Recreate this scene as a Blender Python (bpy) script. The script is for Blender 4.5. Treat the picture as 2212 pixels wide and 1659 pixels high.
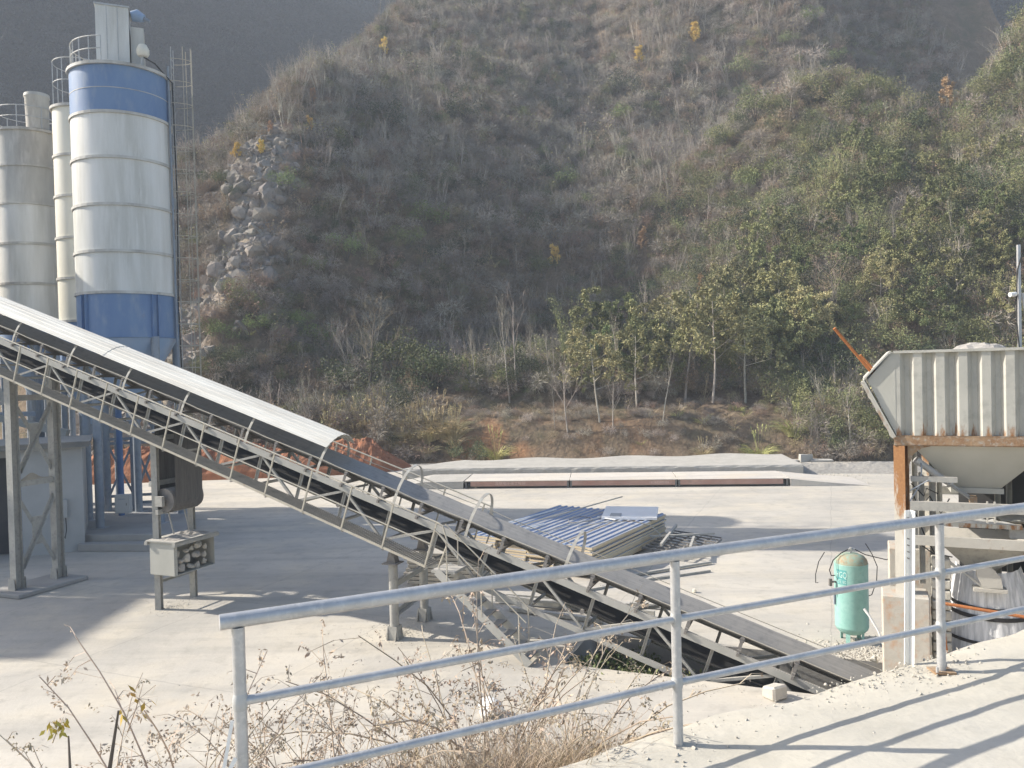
import bpy, bmesh, math, random
import numpy as np
from mathutils import Vector, Matrix
for o in list(bpy.data.objects): bpy.data.objects.remove(o)
SC = bpy.context.scene
COL = SC.collection
random.seed(7)
RNG = np.random.default_rng(11)

# ------------------------------------------------------------------ camera, world, sun, exposure
EYE = 6.6                                   # eye height above the yard
PITCH, ROLL = math.radians(-1.0), math.radians(1.4)
cam_data = bpy.data.cameras.new('camera')
cam_data.sensor_width = 36.0
cam_data.lens = 36.0 * 1728.0 / 2212.0
cam_data.clip_start = 0.05
cam_data.clip_end = 3000
cam = bpy.data.objects.new('camera', cam_data); COL.objects.link(cam)
_f = Vector((0, math.cos(PITCH), math.sin(PITCH))); _u = Vector((0, -math.sin(PITCH), math.cos(PITCH))); _r = Vector((1, 0, 0))
_right = math.cos(ROLL) * _r - math.sin(ROLL) * _u
_up = _right.cross(_f) * 1.0
cam.matrix_world = Matrix(((_right.x, _up.x, -_f.x, 0), (_right.y, _up.y, -_f.y, 0), (_right.z, _up.z, -_f.z, EYE), (0, 0, 0, 1)))
SC.camera = cam

SUN_EL = math.radians(34.0)
SUN_H = Vector((-0.985, 0.17, 0)).normalized()
SUN = Vector((SUN_H.x * math.cos(SUN_EL), SUN_H.y * math.cos(SUN_EL), math.sin(SUN_EL)))
world = bpy.data.worlds.new('World'); SC.world = world; world.use_nodes = True
wn = world.node_tree.nodes; wl = world.node_tree.links
sky = wn.new('ShaderNodeTexSky'); sky.sky_type = 'NISHITA'; sky.sun_disc = False
sky.sun_elevation = SUN_EL; sky.sun_rotation = math.atan2(SUN_H.x, SUN_H.y) % (2 * math.pi)
sky.air_density = 1.0; sky.dust_density = 2.0; sky.ozone_density = 1.0
bg = wn['Background']; wl.new(sky.outputs[0], bg.inputs[0]); bg.inputs[1].default_value = 0.13
sun_d = bpy.data.lights.new('sun', 'SUN'); sun_d.energy = 5.0; sun_d.angle = math.radians(0.55); sun_d.color = (1.0, 0.93, 0.82)
sun_o = bpy.data.objects.new('sun', sun_d); COL.objects.link(sun_o); sun_o.location = (-30, 5, 40)
sun_o.rotation_euler = (-SUN).to_track_quat('-Z', 'Y').to_euler()
SC.view_settings.view_transform = 'Standard'; SC.view_settings.look = 'None'
SC.view_settings.gamma = 1; SC.view_settings.use_curve_mapping = False
SC.view_settings.exposure = 0.8
SC.render.engine = 'CYCLES'
SC.cycles.use_denoising = True
SC.cycles.max_bounces = 6; SC.cycles.diffuse_bounces = 3; SC.cycles.glossy_bounces = 2; SC.cycles.transparent_max_bounces = 4
SC.cycles.volume_bounces = 0

# ------------------------------------------------------------------ helpers: placing
def ray(px, py):
    """direction of sight for a point of the 2212x1659 photograph (used only to estimate where things stand)"""
    du, dv = px - 1106.0, py - 829.5
    u = du * math.cos(ROLL) - dv * math.sin(ROLL); v = du * math.sin(ROLL) + dv * math.cos(ROLL)
    return (u / 1728.0) * _r + _f - (v / 1728.0) * _u
def at_z(px, py, z=0.0):
    r = ray(px, py); t = (z - EYE) / r.z
    return Vector((0, 0, EYE)) + r * t
def at_y(px, py, y):
    r = ray(px, py); return Vector((0, 0, EYE)) + r * (y / r.y)

# ------------------------------------------------------------------ helpers: materials
MATS = {}
def mat(name, c1, c2=None, c3=None, rough=0.85, metal=0.0, scale=3.0, stretch=(1, 1, 1), bump=0.0, bscale=20.0, dust=0.0,
        rust=0.0, rscale=2.0, rstretch=(1, 1, 0.25), spec=0.3, rnd=0.0, coords='Object', fine=0.0, detail=6, lo=.35, hi=.65, rcol=None, rlo=.55, rgrad=None):
    m = bpy.data.materials.new(name); m.use_nodes = True
    nt = m.node_tree; N = nt.nodes; L = nt.links
    b = N['Principled BSDF']; b.inputs['Roughness'].default_value = rough; b.inputs['Metallic'].default_value = metal
    b.inputs['Specular IOR Level'].default_value = spec
    tc = N.new('ShaderNodeTexCoord'); src = tc.outputs[coords]
    if coords == 'World':
        pass
    def mapped(st):
        mp = N.new('ShaderNodeMapping'); mp.inputs['Scale'].default_value = st; L.new(src, mp.inputs['Vector']); return mp.outputs[0]
    def noise(sc, vec, det=detail, ro=.6):
        n = N.new('ShaderNodeTexNoise'); n.inputs['Scale'].default_value = sc; n.inputs['Detail'].default_value = det
        n.inputs['Roughness'].default_value = ro; L.new(vec, n.inputs['Vector']); return n.outputs['Fac']
    def mix(fac, a, bb, mode='MIX'):
        x = N.new('ShaderNodeMix'); x.data_type = 'RGBA'; x.blend_type = mode
        for s, v in ((x.inputs[0], fac), (x.inputs[6], a), (x.inputs[7], bb)):
            if hasattr(v, 'is_output'): L.new(v, s)
            elif isinstance(v, (int, float)): s.default_value = v
            else: s.default_value = (v[0], v[1], v[2], 1)
        return x.outputs[2]
    def ramp(v, lo_, hi_):
        r = N.new('ShaderNodeMapRange'); r.inputs[1].default_value = lo_; r.inputs[2].default_value = hi_; r.clamp = True
        L.new(v, r.inputs[0]); return r.outputs[0]
    col = c1
    if c2 is not None: col = mix(ramp(noise(scale, mapped(stretch)), lo, hi), c1, c2)
    if c3 is not None: col = mix(ramp(noise(scale * 4.3, mapped(stretch)), .5, .75), col, c3)
    if fine > 0:
        nz = noise(scale * 30, mapped((1, 1, 1)), 3); col = mix(fine, col, mix(ramp(nz, .3, .7), (0.0, 0, 0), (1, 1, 1)), 'OVERLAY')
    if rust > 0:
        rv = noise(rscale, mapped(rstretch), 8, .7)
        if rgrad:                                   # rust runs that start from an edge of the piece
            sz = N.new('ShaderNodeSeparateXYZ'); L.new(src, sz.inputs[0]); gz_ = ramp(sz.outputs[2], rgrad[0], rgrad[1])
            k_ = N.new('ShaderNodeMath'); k_.operation = 'MULTIPLY_ADD'; L.new(gz_, k_.inputs[0]); k_.inputs[1].default_value = rgrad[2]; L.new(rv, k_.inputs[2]); rv = k_.outputs[0]
        rr = ramp(rv, rlo + .15 * (1 - rust), rlo + .15 * (1 - rust) + .12)
        rc = rcol or ((0.17, 0.075, 0.035), (0.37, 0.20, 0.085))
        col = mix(rr, col, mix(noise(rscale * 9, mapped((1, 1, 1))), rc[0], rc[1]))
    if dust > 0:
        g = N.new('ShaderNodeNewGeometry'); sp = N.new('ShaderNodeSeparateXYZ'); L.new(g.outputs['Normal'], sp.inputs[0])
        up = ramp(sp.outputs[2], .45, .85)
        mu = N.new('ShaderNodeMath'); mu.operation = 'MULTIPLY'; L.new(up, mu.inputs[0])
        L.new(ramp(noise(6, mapped((1, 1, 1))), .2, .5), mu.inputs[1])
        m2 = N.new('ShaderNodeMath'); m2.operation = 'MULTIPLY'; m2.inputs[1].default_value = dust; L.new(mu.outputs[0], m2.inputs[0])
        col = mix(m2.outputs[0], col, (0.50, 0.47, 0.42))
    if rnd > 0:
        oi = N.new('ShaderNodeObjectInfo'); hs = N.new('ShaderNodeHueSaturation')
        mr = N.new('ShaderNodeMapRange'); mr.inputs[3].default_value = 1 - rnd; mr.inputs[4].default_value = 1 + rnd; L.new(oi.outputs['Random'], mr.inputs[0])
        L.new(mr.outputs[0], hs.inputs['Value'])
        mh = N.new('ShaderNodeMapRange'); mh.inputs[3].default_value = .5 - rnd * .08; mh.inputs[4].default_value = .5 + rnd * .08
        wn_ = N.new('ShaderNodeTexWhiteNoise'); wn_.noise_dimensions = '1D'; L.new(oi.outputs['Random'], wn_.inputs['W']); L.new(wn_.outputs['Value'], mh.inputs[0])
        L.new(mh.outputs[0], hs.inputs['Hue'])
        if hasattr(col, 'is_output'): L.new(col, hs.inputs['Color'])
        else: hs.inputs['Color'].default_value = (*col, 1)
        col = hs.outputs[0]
    if hasattr(col, 'is_output'): L.new(col, b.inputs['Base Color'])
    else: b.inputs['Base Color'].default_value = (*col[:3], 1)
    if bump > 0:
        bp = N.new('ShaderNodeBump'); bp.inputs['Strength'].default_value = bump; bp.inputs['Distance'].default_value = .05
        L.new(noise(bscale, mapped((1, 1, 1)), 8, .65), bp.inputs['Height']); L.new(bp.outputs[0], b.inputs['Normal'])
    MATS[name] = m
    return m

# metals and paints
mat('dusty_grey_paint', (.34, .335, .31), (.42, .41, .37), (.27, .265, .25), scale=2.5, rough=.8, dust=.7, rust=.25, rscale=3, bump=.1)
mat('grey_paint', (.36, .36, .33), (.43, .42, .39), scale=2.0, rough=.75, dust=.6, rust=.35, rscale=2.2, bump=.08)
mat('grating_steel', (.20, .20, .19), (.28, .27, .25), scale=4, rough=.8, dust=.5)
mat('rail_paint', (.48, .45, .37), (.40, .37, .31), scale=5, rough=.7, rust=.4, rscale=4, rstretch=(1, 1, 1), dust=.4)
mat('idler_steel', (.17, .165, .16), (.24, .22, .20), scale=5, rough=.7, dust=.5)
mat('hoop_paint', (.50, .49, .44), (.40, .37, .32), scale=4, rough=.7, rust=.45, rscale=3, rstretch=(1, 1, 1))
mat('rubber_belt', (.15, .15, .15), (.21, .21, .205), (.27, .265, .255), scale=3, stretch=(.12, 7, 1), rough=.6, dust=.28, bump=.05)
mat('rubber_dark', (.035, .035, .036), (.06, .058, .055), scale=3, rough=.8)
mat('dusty_rubber', (.15, .145, .14), (.10, .098, .095), (.20, .19, .18), scale=2.5, stretch=(5, 5, .25), rough=.85)
mat('hill_rock', (.22, .205, .19), (.33, .285, .235), (.15, .14, .135), scale=1.6, rough=.95, rnd=.2, bump=.5, bscale=5)
mat('cover_sheet', (.74, .72, .65), (.60, .57, .50), scale=1.2, stretch=(.4, 3, 3), rough=.55, rust=.06, rscale=2)
mat('silo_white', (.76, .755, .72), (.56, .55, .50), (.72, .71, .67), scale=.9, stretch=(1.4, 1.4, .16), rough=.5, rust=.22, rscale=1.9, rstretch=(2.4, 2.4, .3), fine=.06, spec=.4)
mat('silo_dirty', (.62, .61, .56), (.36, .34, .31), (.60, .58, .53), scale=.8, stretch=(1, 1, .22), rough=.65, rust=.12, rscale=1.6, rstretch=(2, 2, .3), spec=.35)
mat('silo_cream', (.76, .74, .65), (.68, .64, .53), scale=.9, stretch=(1, 1, .2), rough=.55, rust=.1, rscale=2, rstretch=(2, 2, .3))
mat('silo_blue', (.13, .215, .385), (.19, .28, .43), (.24, .31, .42), scale=.8, stretch=(1, 1, .35), rough=.5, rust=.16, rscale=1.6, rstretch=(1, 1, .3), spec=.4)
mat('light_blue_paint', (.26, .38, .56), (.34, .43, .56), scale=1, rough=.55, rust=.1, dust=.5)
mat('column_paint', (.25, .29, .35), (.31, .34, .37), (.22, .25, .29), scale=1.2, rough=.7, rust=.15, dust=.5)
mat('column_blue', (.09, .17, .34), (.13, .21, .37), scale=1.2, rough=.6, rust=.12)
mat('galvanised', (.52, .525, .53), (.43, .435, .44), (.60, .595, .58), scale=9, rough=.45, metal=.45, spec=.5, rust=.05, bump=.05, bscale=60)
mat('galvanised_dull', (.52, .53, .53), (.44, .44, .43), scale=6, rough=.6, metal=.4, dust=.3)
mat('hopper_paint', (.41, .405, .365), (.48, .47, .42), (.35, .345, .31), scale=1.1, rough=.7, rust=.22, rscale=2.6, rstretch=(2.2, 2.2, .5), dust=.3, rgrad=(3.6, 3.18, .2))
mat('hopper_plain', (.41, .405, .36), (.46, .455, .41), scale=1.0, rough=.7, rust=.1, rscale=1.5)
mat('rusty_steel', (.25, .15, .085), (.36, .255, .16), (.40, .37, .32), scale=3.5, rough=.85, bump=.3, bscale=25)
mat('rusty_paint', (.43, .41, .36), (.48, .46, .41), scale=2, rough=.8, rust=.85, rscale=1.4, rstretch=(1, 1, .5), bump=.15)
mat('hopper_column', (.43, .41, .36), (.48, .46, .41), scale=2, rough=.8, rust=.5, rscale=2.4, rstretch=(1.2, 1.2, .4), bump=.15, rgrad=(1.2, 2.6, .34))
mat('orange_rust', (.46, .17, .06), (.35, .13, .05), (.50, .27, .12), scale=6, rough=.8)
mat('tank_green', (.25, .48, .43), (.31, .52, .47), (.22, .43, .39), scale=2.2, rough=.5, rust=.22, rscale=5, rstretch=(1, 1, .8), spec=.45, dust=.5)
mat('label_teal', (.10, .34, .34), (.13, .38, .37), scale=6, rough=.6)
mat('label_pale', (.50, .68, .63), rough=.6)
mat('white_paint', (.80, .80, .78), (.74, .74, .71), scale=2, rough=.5)
mat('panel_blue', (.22, .32, .54), (.30, .39, .57), scale=1.4, rough=.4, dust=.75, spec=.5)
mat('panel_foam', (.66, .55, .38), (.58, .47, .32), (.70, .60, .43), scale=2.2, stretch=(.3, .3, 4), rough=.9, bump=.2)
mat('white_panel', (.80, .80, .80), (.76, .76, .75), scale=1.2, rough=.5)
mat('old_timber', (.36, .32, .26), (.44, .40, .33), scale=3, stretch=(.3, 4, 4), rough=.9, dust=.5)
mat('weigh_red', (.43, .25, .20), (.50, .33, .27), (.36, .25, .2), scale=.7, rough=.75, rust=.1, dust=.6)
mat('weigh_text', (.74, .56, .48), (.66, .48, .41), scale=3, rough=.8)
# stone and soil
mat('concrete', (.46, .44, .40), (.38, .365, .33), (.50, .48, .44), scale=1.1, rough=.92, bump=.25, bscale=9)
mat('plinth_concrete', (.36, .35, .33), (.30, .29, .275), scale=.8, rough=.92, bump=.25, bscale=8)
mat('pillar_concrete', (.44, .41, .35), (.52, .49, .43), (.50, .33, .22), scale=1.3, rough=.9, bump=.25, bscale=8)
mat('plaster', (.46, .46, .45), (.40, .40, .39), scale=.7, rough=.9, dust=.1)
mat('dark_roof', (.20, .20, .20), (.28, .27, .25), scale=2, rough=.9, dust=.5)
mat('door_blue', (.07, .14, .36), (.09, .17, .4), scale=2, rough=.5)
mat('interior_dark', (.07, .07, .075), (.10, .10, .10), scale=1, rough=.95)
mat('rubble', (.42, .40, .36), (.32, .30, .27), scale=6, rough=.95, rnd=.18, bump=.4, bscale=12)
mat('pale_gravel', (.60, .59, .56), (.48, .47, .44), scale=8, rough=.95, rnd=.12)
mat('stone_block', (.47, .44, .38), (.55, .52, .46), scale=4, rough=.95, rnd=.14, bump=.4, bscale=14)
mat('red_soil', (.26, .105, .055), (.34, .16, .09), (.19, .09, .055), scale=1.4, rough=1, bump=.8, bscale=6)
mat('dust_soil', (.42, .38, .31), (.36, .32, .26), scale=1.6, rough=1, bump=.5, bscale=10)
# plants
mat('bark_pale', (.44, .40, .34), (.33, .295, .25), scale=4, rough=.95, rnd=.25)
mat('bark_dark', (.12, .105, .09), (.17, .15, .125), scale=4, rough=.95, rnd=.2)
mat('twig_grey', (.31, .275, .235), (.40, .355, .30), scale=3, rough=.95, rnd=.35)
mat('twig_brown', (.28, .215, .155), (.36, .28, .205), scale=3, rough=.95, rnd=.35)
mat('leaf_green', (.15, .175, .075), (.20, .215, .095), (.11, .135, .06), scale=2, rough=.7, rnd=.35, spec=.25)
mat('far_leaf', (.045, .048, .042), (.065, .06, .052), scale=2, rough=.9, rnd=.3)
mat('leaf_dark', (.075, .092, .048), (.105, .12, .062), scale=2, rough=.7, rnd=.3, spec=.25)
mat('leaf_bright', (.20, .26, .09), (.27, .30, .12), scale=2, rough=.7, rnd=.2, spec=.25)
mat('leaf_bamboo', (.22, .235, .105), (.28, .275, .13), scale=2, rough=.7, rnd=.25, spec=.25)
mat('leaf_pale_yellow', (.40, .37, .18), (.30, .30, .14), (.48, .42, .23), scale=2, rough=.8, rnd=.25)
mat('leaf_yellow', (.70, .48, .11), (.76, .56, .19), scale=2, rough=.75, rnd=.15)
mat('leaf_orange', (.50, .34, .19), (.44, .30, .18), scale=2, rough=.75, rnd=.2)
mat('leaf_brown', (.25, .18, .125), (.31, .235, .16), scale=2, rough=.9, rnd=.3)
mat('dry_grass', (.55, .46, .28), (.43, .36, .21), (.60, .52, .34), scale=2, rough=.9, rnd=.2)
mat('green_grass', (.36, .38, .14), (.46, .43, .19), scale=2, rough=.85, rnd=.2)
mat('weed_stem', (.48, .40, .31), (.40, .32, .24), scale=10, rough=.95, rnd=.2)
mat('weed_leaf', (.38, .31, .235), (.46, .385, .29), scale=10, rough=.95, rnd=.25)
mat('hay', (.45, .36, .24), (.38, .29, .19), scale=6, rough=.95, rnd=.2)
mat('weed_yellow_leaf', (.55, .33, .06), (.50, .40, .10), scale=8, rough=.8, rnd=.2)

# ------------------------------------------------------------------ helpers: meshes
INV = {}
def tag(o, label=None, cat=None, group=None, kind=None):
    if label: o['label'] = label
    if cat: o['category'] = cat
    if group: o['group'] = group
    if kind: o['kind'] = kind
    return o
def thing(name, label, cat, loc=(0, 0, 0), group=None, rot=None):
    o = bpy.data.objects.new(name, None); COL.objects.link(o)
    o.empty_display_size = .3
    m = Matrix.Translation(Vector(loc)) @ (rot.to_4x4() if rot is not None else Matrix.Identity(4))
    o.matrix_world = m; INV[o.name] = m.inverted()
    return tag(o, label, cat, group)
class MB:
    def __init__(s, fr=None): s.v = []; s.f = []; s.fr = fr; s.mi = []
    def P(s, p): return s.fr(*p) if s.fr else Vector(p)
    def add(s, vs, fs, mi=0):
        n = len(s.v); s.v += [tuple(s.P(v)) for v in vs]; s.f += [tuple(n + i for i in f) for f in fs]; s.mi += [mi] * len(fs); return s
    def hexa(s, c8, mi=0):   # 0-3 bottom ccw, 4-7 top
        return s.add(c8, [(3, 2, 1, 0), (4, 5, 6, 7), (0, 1, 5, 4), (1, 2, 6, 5), (2, 3, 7, 6), (3, 0, 4, 7)], mi)
    def box(s, a, b, mi=0):
        x0, y0, z0 = (min(a[i], b[i]) for i in range(3)); x1, y1, z1 = (max(a[i], b[i]) for i in range(3))
        return s.hexa([(x0, y0, z0), (x1, y0, z0), (x1, y1, z0), (x0, y1, z0), (x0, y0, z1), (x1, y0, z1), (x1, y1, z1), (x0, y1, z1)], mi)
    def bar(s, p, q, w, h, up=(0, 0, 1), mi=0):   # rectangular bar from p to q
        p, q = Vector(p), Vector(q); d = (q - p).normalized(); up = Vector(up)
        sd = d.cross(up)
        if sd.length < 1e-4: sd = d.cross(Vector((1, 0, 0)))
        sd.normalize(); u = sd.cross(d); sd *= w / 2; u *= h / 2
        return s.hexa([p - sd - u, p + sd - u, p + sd + u, p - sd + u, q - sd - u, q + sd - u, q + sd + u, q - sd + u], mi)
    def angle(s, p, q, w, t, up=(0, 0, 1)):  # L section
        p, q = Vector(p), Vector(q); d = (q - p).normalized(); sd = d.cross(Vector(up))
        if sd.length < 1e-4: sd = d.cross(Vector((1, 0, 0)))
        sd.normalize(); u = sd.cross(d)
        s.bar(p + u * (t / 2), q + u * (t / 2), w, t, up); a = sd * (w / 2 - t / 2) + u * (t + (w - t) / 2)
        return s.bar(p + a, q + a, t, w - t, up)
    def hsec(s, p, q, w, t, up=(0, 0, 1)):     # H section
        p, q = Vector(p), Vector(q); d = (q - p).normalized(); sd = d.cross(Vector(up))
        if sd.length < 1e-4: sd = d.cross(Vector((0, 1, 0)))
        sd.normalize(); u = sd.cross(d)
        for k in (-1, 1): s.bar(p + u * k * (w / 2 - t / 2), q + u * k * (w / 2 - t / 2), w, t, up)
        return s.bar(p, q, t, w - 2 * t, up)
    def tube(s, pts, r, n=8, cap=True, mi=0):
        pts = [Vector(p) for p in pts]; rs = r if isinstance(r, (list, tuple)) else [r] * len(pts)
        base = len(s.v); d0 = (pts[1] - pts[0]).normalized()
        a = d0.cross(Vector((0, 0, 1)))
        if a.length < 1e-3: a = d0.cross(Vector((0, 1, 0)))
        a.normalize()
        V = []
        for i, p in enumerate(pts):
            d = (pts[min(i + 1, len(pts) - 1)] - pts[max(i - 1, 0)]).normalized()
            a = (a - d * a.dot(d)).normalized(); b = d.cross(a)
            V += [p + (a * math.cos(2 * math.pi * k / n) + b * math.sin(2 * math.pi * k / n)) * rs[i] for k in range(n)]
        F = []
        for i in range(len(pts) - 1):
            for k in range(n): F.append((i * n + k, i * n + (k + 1) % n, (i + 1) * n + (k + 1) % n, (i + 1) * n + k))
        if cap: F.append(tuple(range(n - 1, -1, -1))); F.append(tuple((len(pts) - 1) * n + k for k in range(n)))
        return s.add(V, F, mi)
    def lathe(s, c, prof, n=32, a0=0, a1=2 * math.pi, mi=0, cap=False):
        c = Vector(c); full = abs(a1 - a0 - 2 * math.pi) < 1e-6; m = n if full else n + 1
        V = []; F = []
        for r, z in prof:
            for k in range(m):
                a = a0 + (a1 - a0) * k / n; V.append((c.x + r * math.cos(a), c.y + r * math.sin(a), c.z + z))
        for i in range(len(prof) - 1):
            for k in range(n if full else n):
                k2 = (k + 1) % m if full else k + 1
                F.append((i * m + k, i * m + k2, (i + 1) * m + k2, (i + 1) * m + k))
        if cap: F.append(tuple(reversed(range(m)))); F.append(tuple((len(prof) - 1) * m + k for k in range(m)))
        return s.add(V, F, mi)
    def prism(s, poly, d0, d1, axis=1, mi=0):
        """poly: list of 2D points in the two remaining axes (order x,y,z without `axis`)"""
        def mk(p, d):
            q = list(p); q.insert(axis, d); return tuple(q)
        n = len(poly)
        vs = [mk(p, d0) for p in poly] + [mk(p, d1) for p in poly]
        fs = [tuple(range(n - 1, -1, -1)), tuple(range(n, 2 * n))] + [(i, (i + 1) % n, n + (i + 1) % n, n + i) for i in range(n)]
        return s.add(vs, fs, mi)
    def build(s, name, m, parent=None, smooth=False, bevel=0.0, fixn=True):
        me = bpy.data.meshes.new(name)
        iv = INV.get(parent.name) if parent is not None and parent.type == 'EMPTY' else (getattr(parent, '_x', None) if parent else None)
        if parent is not None and parent.type != 'EMPTY': iv = INV[parent.name]
        vs = s.v if iv is None else [tuple(iv @ Vector(v)) for v in s.v]
        me.from_pydata(vs, [], s.f)
        ms = m if isinstance(m, (list, tuple)) else [m]
        for q in ms: me.materials.append(MATS[q])
        if len(ms) > 1: me.polygons.foreach_set('material_index', s.mi)
        if fixn:
            bm = bmesh.new(); bm.from_mesh(me); bmesh.ops.recalc_face_normals(bm, faces=bm.faces)
            if bevel > 0: bmesh.ops.bevel(bm, geom=bm.edges[:], offset=bevel, segments=1, affect='EDGES', clamp_overlap=True)
            bm.to_mesh(me); bm.free()
        if smooth:
            me.polygons.foreach_set('use_smooth', [True] * len(me.polygons)); me.set_sharp_from_angle(angle=math.radians(40))
        me.update()
        o = bpy.data.objects.new(name, me); COL.objects.link(o)
        if parent is not None:
            o.parent = parent
            INV[o.name] = INV[parent.name] if parent.type == 'EMPTY' or parent.name in INV else Matrix.Identity(4)
        else: INV[o.name] = Matrix.Identity(4)
        return o
def share(src, parent, mtx=None):
    """another piece with the same mesh"""
    c = src.copy(); COL.objects.link(c)
    if parent is not None: c.parent = parent
    if mtx is not None: c.matrix_local = mtx
    return c
def copy_tree(o, parent=None):
    c = o.copy(); COL.objects.link(c); c.parent = parent
    for ch in list(o.children): copy_tree(ch, c)
    return c

def vnoise(x, y, seed=0):
    """smooth value noise on arrays"""
    xi = np.floor(x).astype(np.int64); yi = np.floor(y).astype(np.int64); fx = x - xi; fy = y - yi
    fx = fx * fx * (3 - 2 * fx); fy = fy * fy * (3 - 2 * fy)
    def h(a, b):
        n = (a * 374761393 + b * 668265263 + seed * 974634777) & 0xFFFFFFFF
        n = ((n ^ (n >> 13)) * 1274126177) & 0xFFFFFFFF
        return ((n ^ (n >> 16)) & 0xFFFF) / 65535.0
    return (h(xi, yi) * (1 - fx) + h(xi + 1, yi) * fx) * (1 - fy) + (h(xi, yi + 1) * (1 - fx) + h(xi + 1, yi + 1) * fx) * fy
def fbm(x, y, seed, octs=4, gain=.5):
    a = 1.0; s = 0; t = 0
    for k in range(octs):
        s = s + a * (vnoise(x * 2 ** k, y * 2 ** k, seed + k) - .5); t += a; a *= gain
    return s / t * 2
def sheet(name, xs, ys, zf, m, keep=None, smooth=True):
    """height-field sheet"""
    X, Y = np.meshgrid(xs, ys); Z = zf(X, Y)
    nx, ny = len(xs), len(ys)
    V = np.stack([X, Y, Z], -1).reshape(-1, 3)
    i = np.arange(ny - 1)[:, None] * nx + np.arange(nx - 1)[None, :]
    F = np.stack([i, i + 1, i + nx + 1, i + nx], -1).reshape(-1, 4)
    if keep is not None:
        c = V[F].mean(1); F = F[keep(c[:, 0], c[:, 1], c[:, 2])]
    me = bpy.data.meshes.new(name); me.from_pydata(V.tolist(), [], F.tolist())
    ms = m if isinstance(m, (list, tuple)) else [m]
    for q in ms: me.materials.append(MATS[q] if isinstance(q, str) else q)
    if smooth: me.polygons.foreach_set('use_smooth', [True] * len(me.polygons))
    me.update(); o = bpy.data.objects.new(name, me); COL.objects.link(o); INV[o.name] = Matrix.Identity(4)
    return o

# ------------------------------------------------------------------ conveyor and hopper frames (plan directions)
CB = Vector((-0.927, 0.375, 0)); CC = Vector((0.375, 0.927, 0))     # uphill along the belt, across it (away from the yard's front)
CO = Vector((-3.06, 19.75, 0))
def yf(s, o, z): return CO + CB * s + CC * o + Vector((0, 0, z))     # plan frame of the belt line

# ------------------------------------------------------------------ ground materials
def ground_mat(name, pale, grey, joint=True, js=5.5):
    m = bpy.data.materials.new(name); m.use_nodes = True; nt = m.node_tree; N = nt.nodes; L = nt.links
    b = N['Principled BSDF']; b.inputs['Roughness'].default_value = .95; b.inputs['Specular IOR Level'].default_value = .2
    tc = N.new('ShaderNodeTexCoord')
    def nz(sc, det=7, st=(1, 1, 1), rot=0):
        mp = N.new('ShaderNodeMapping'); mp.inputs['Scale'].default_value = st; mp.inputs['Rotation'].default_value = (0, 0, rot); L.new(tc.outputs['Object'], mp.inputs[0])
        n = N.new('ShaderNodeTexNoise'); n.inputs['Scale'].default_value = sc; n.inputs['Detail'].default_value = det; n.inputs['Roughness'].default_value = .62; L.new(mp.outputs[0], n.inputs[0]); return n.outputs['Fac']
    def rmp(v, a, c):
        r = N.new('ShaderNodeMapRange'); r.inputs[1].default_value = a; r.inputs[2].default_value = c; L.new(v, r.inputs[0]); return r.outputs[0]
    def mix(f, a, c, mode='MIX'):
        x = N.new('ShaderNodeMix'); x.data_type = 'RGBA'; x.blend_type = mode
        for s, v in ((x.inputs[0], f), (x.inputs[6], a), (x.inputs[7], c)):
            if hasattr(v, 'is_output'): L.new(v, s)
            elif isinstance(v, (int, float)): s.default_value = v
            else: s.default_value = (*v, 1)
        return x.outputs[2]
    def mul(a, k):
        q = N.new('ShaderNodeMath'); q.operation = 'MULTIPLY'; L.new(a, q.inputs[0]); q.inputs[1].default_value = k; return q.outputs[0]
    c = mix(rmp(nz(.11), .38, .62), pale, grey)
    c = mix(mul(rmp(nz(.5, 8), .45, .7), .6), c, (pale[0] * 1.06, pale[1] * 1.02, pale[2] * .93))
    c = mix(mul(rmp(nz(.35, 8, (.25, 3, 1), .38), .48, .68), .45), c, (grey[0] * .8, grey[1] * .8, grey[2] * .8))
    c = mix(mul(rmp(nz(.5, 6, (.07, 5, 1), -.25), .57, .72), .18), c, (grey[0] * .72, grey[1] * .71, grey[2] * .68))
    c = mix(mul(rmp(nz(2.2, 9), .52, .74), .5), c, (grey[0] * .74, grey[1] * .73, grey[2] * .7))
    c = mix(mul(rmp(nz(14, 6), .56, .75), .3), c, (grey[0] * .68, grey[1] * .66, grey[2] * .62))
    c = mix(mul(rmp(nz(.23, 4), .6, .72), .35), c, (pale[0], pale[1] * .9, pale[2] * .76))
    if joint:
        for rot, off in ((.38, 0), (.38 + math.pi / 2, 2.1)):
            mp = N.new('ShaderNodeMapping'); mp.inputs['Rotation'].default_value = (0, 0, rot); mp.inputs['Location'].default_value = (off, off, 0); L.new(tc.outputs['Object'], mp.inputs[0])
            sx = N.new('ShaderNodeSeparateXYZ'); L.new(mp.outputs[0], sx.inputs[0])
            ad = N.new('ShaderNodeMath'); ad.operation = 'ADD'; L.new(sx.outputs[0], ad.inputs[0]); L.new(mul(nz(.9, 5), .22), ad.inputs[1])
            pp = N.new('ShaderNodeMath'); pp.operation = 'PINGPONG'; L.new(ad.outputs[0], pp.inputs[0]); pp.inputs[1].default_value = js / 2
            ln = rmp(pp.outputs[0], .022, .006); c = mix(mul(ln, .3), c, (.16, .15, .14))
    L.new(c, b.inputs['Base Color'])
    bp = N.new('ShaderNodeBump'); bp.inputs['Strength'].default_value = .35; bp.inputs['Distance'].default_value = .03
    L.new(nz(7, 10), bp.inputs['Height']); L.new(bp.outputs[0], b.inputs['Normal'])
    MATS[name] = m
ground_mat('yard_concrete', (.57, .53, .46), (.41, .39, .355))
ground_mat('ramp_concrete', (.55, .52, .45), (.47, .45, .40), joint=False)
ground_mat('pale_slab', (.62, .58, .52), (.52, .49, .45), joint=False)

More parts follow.
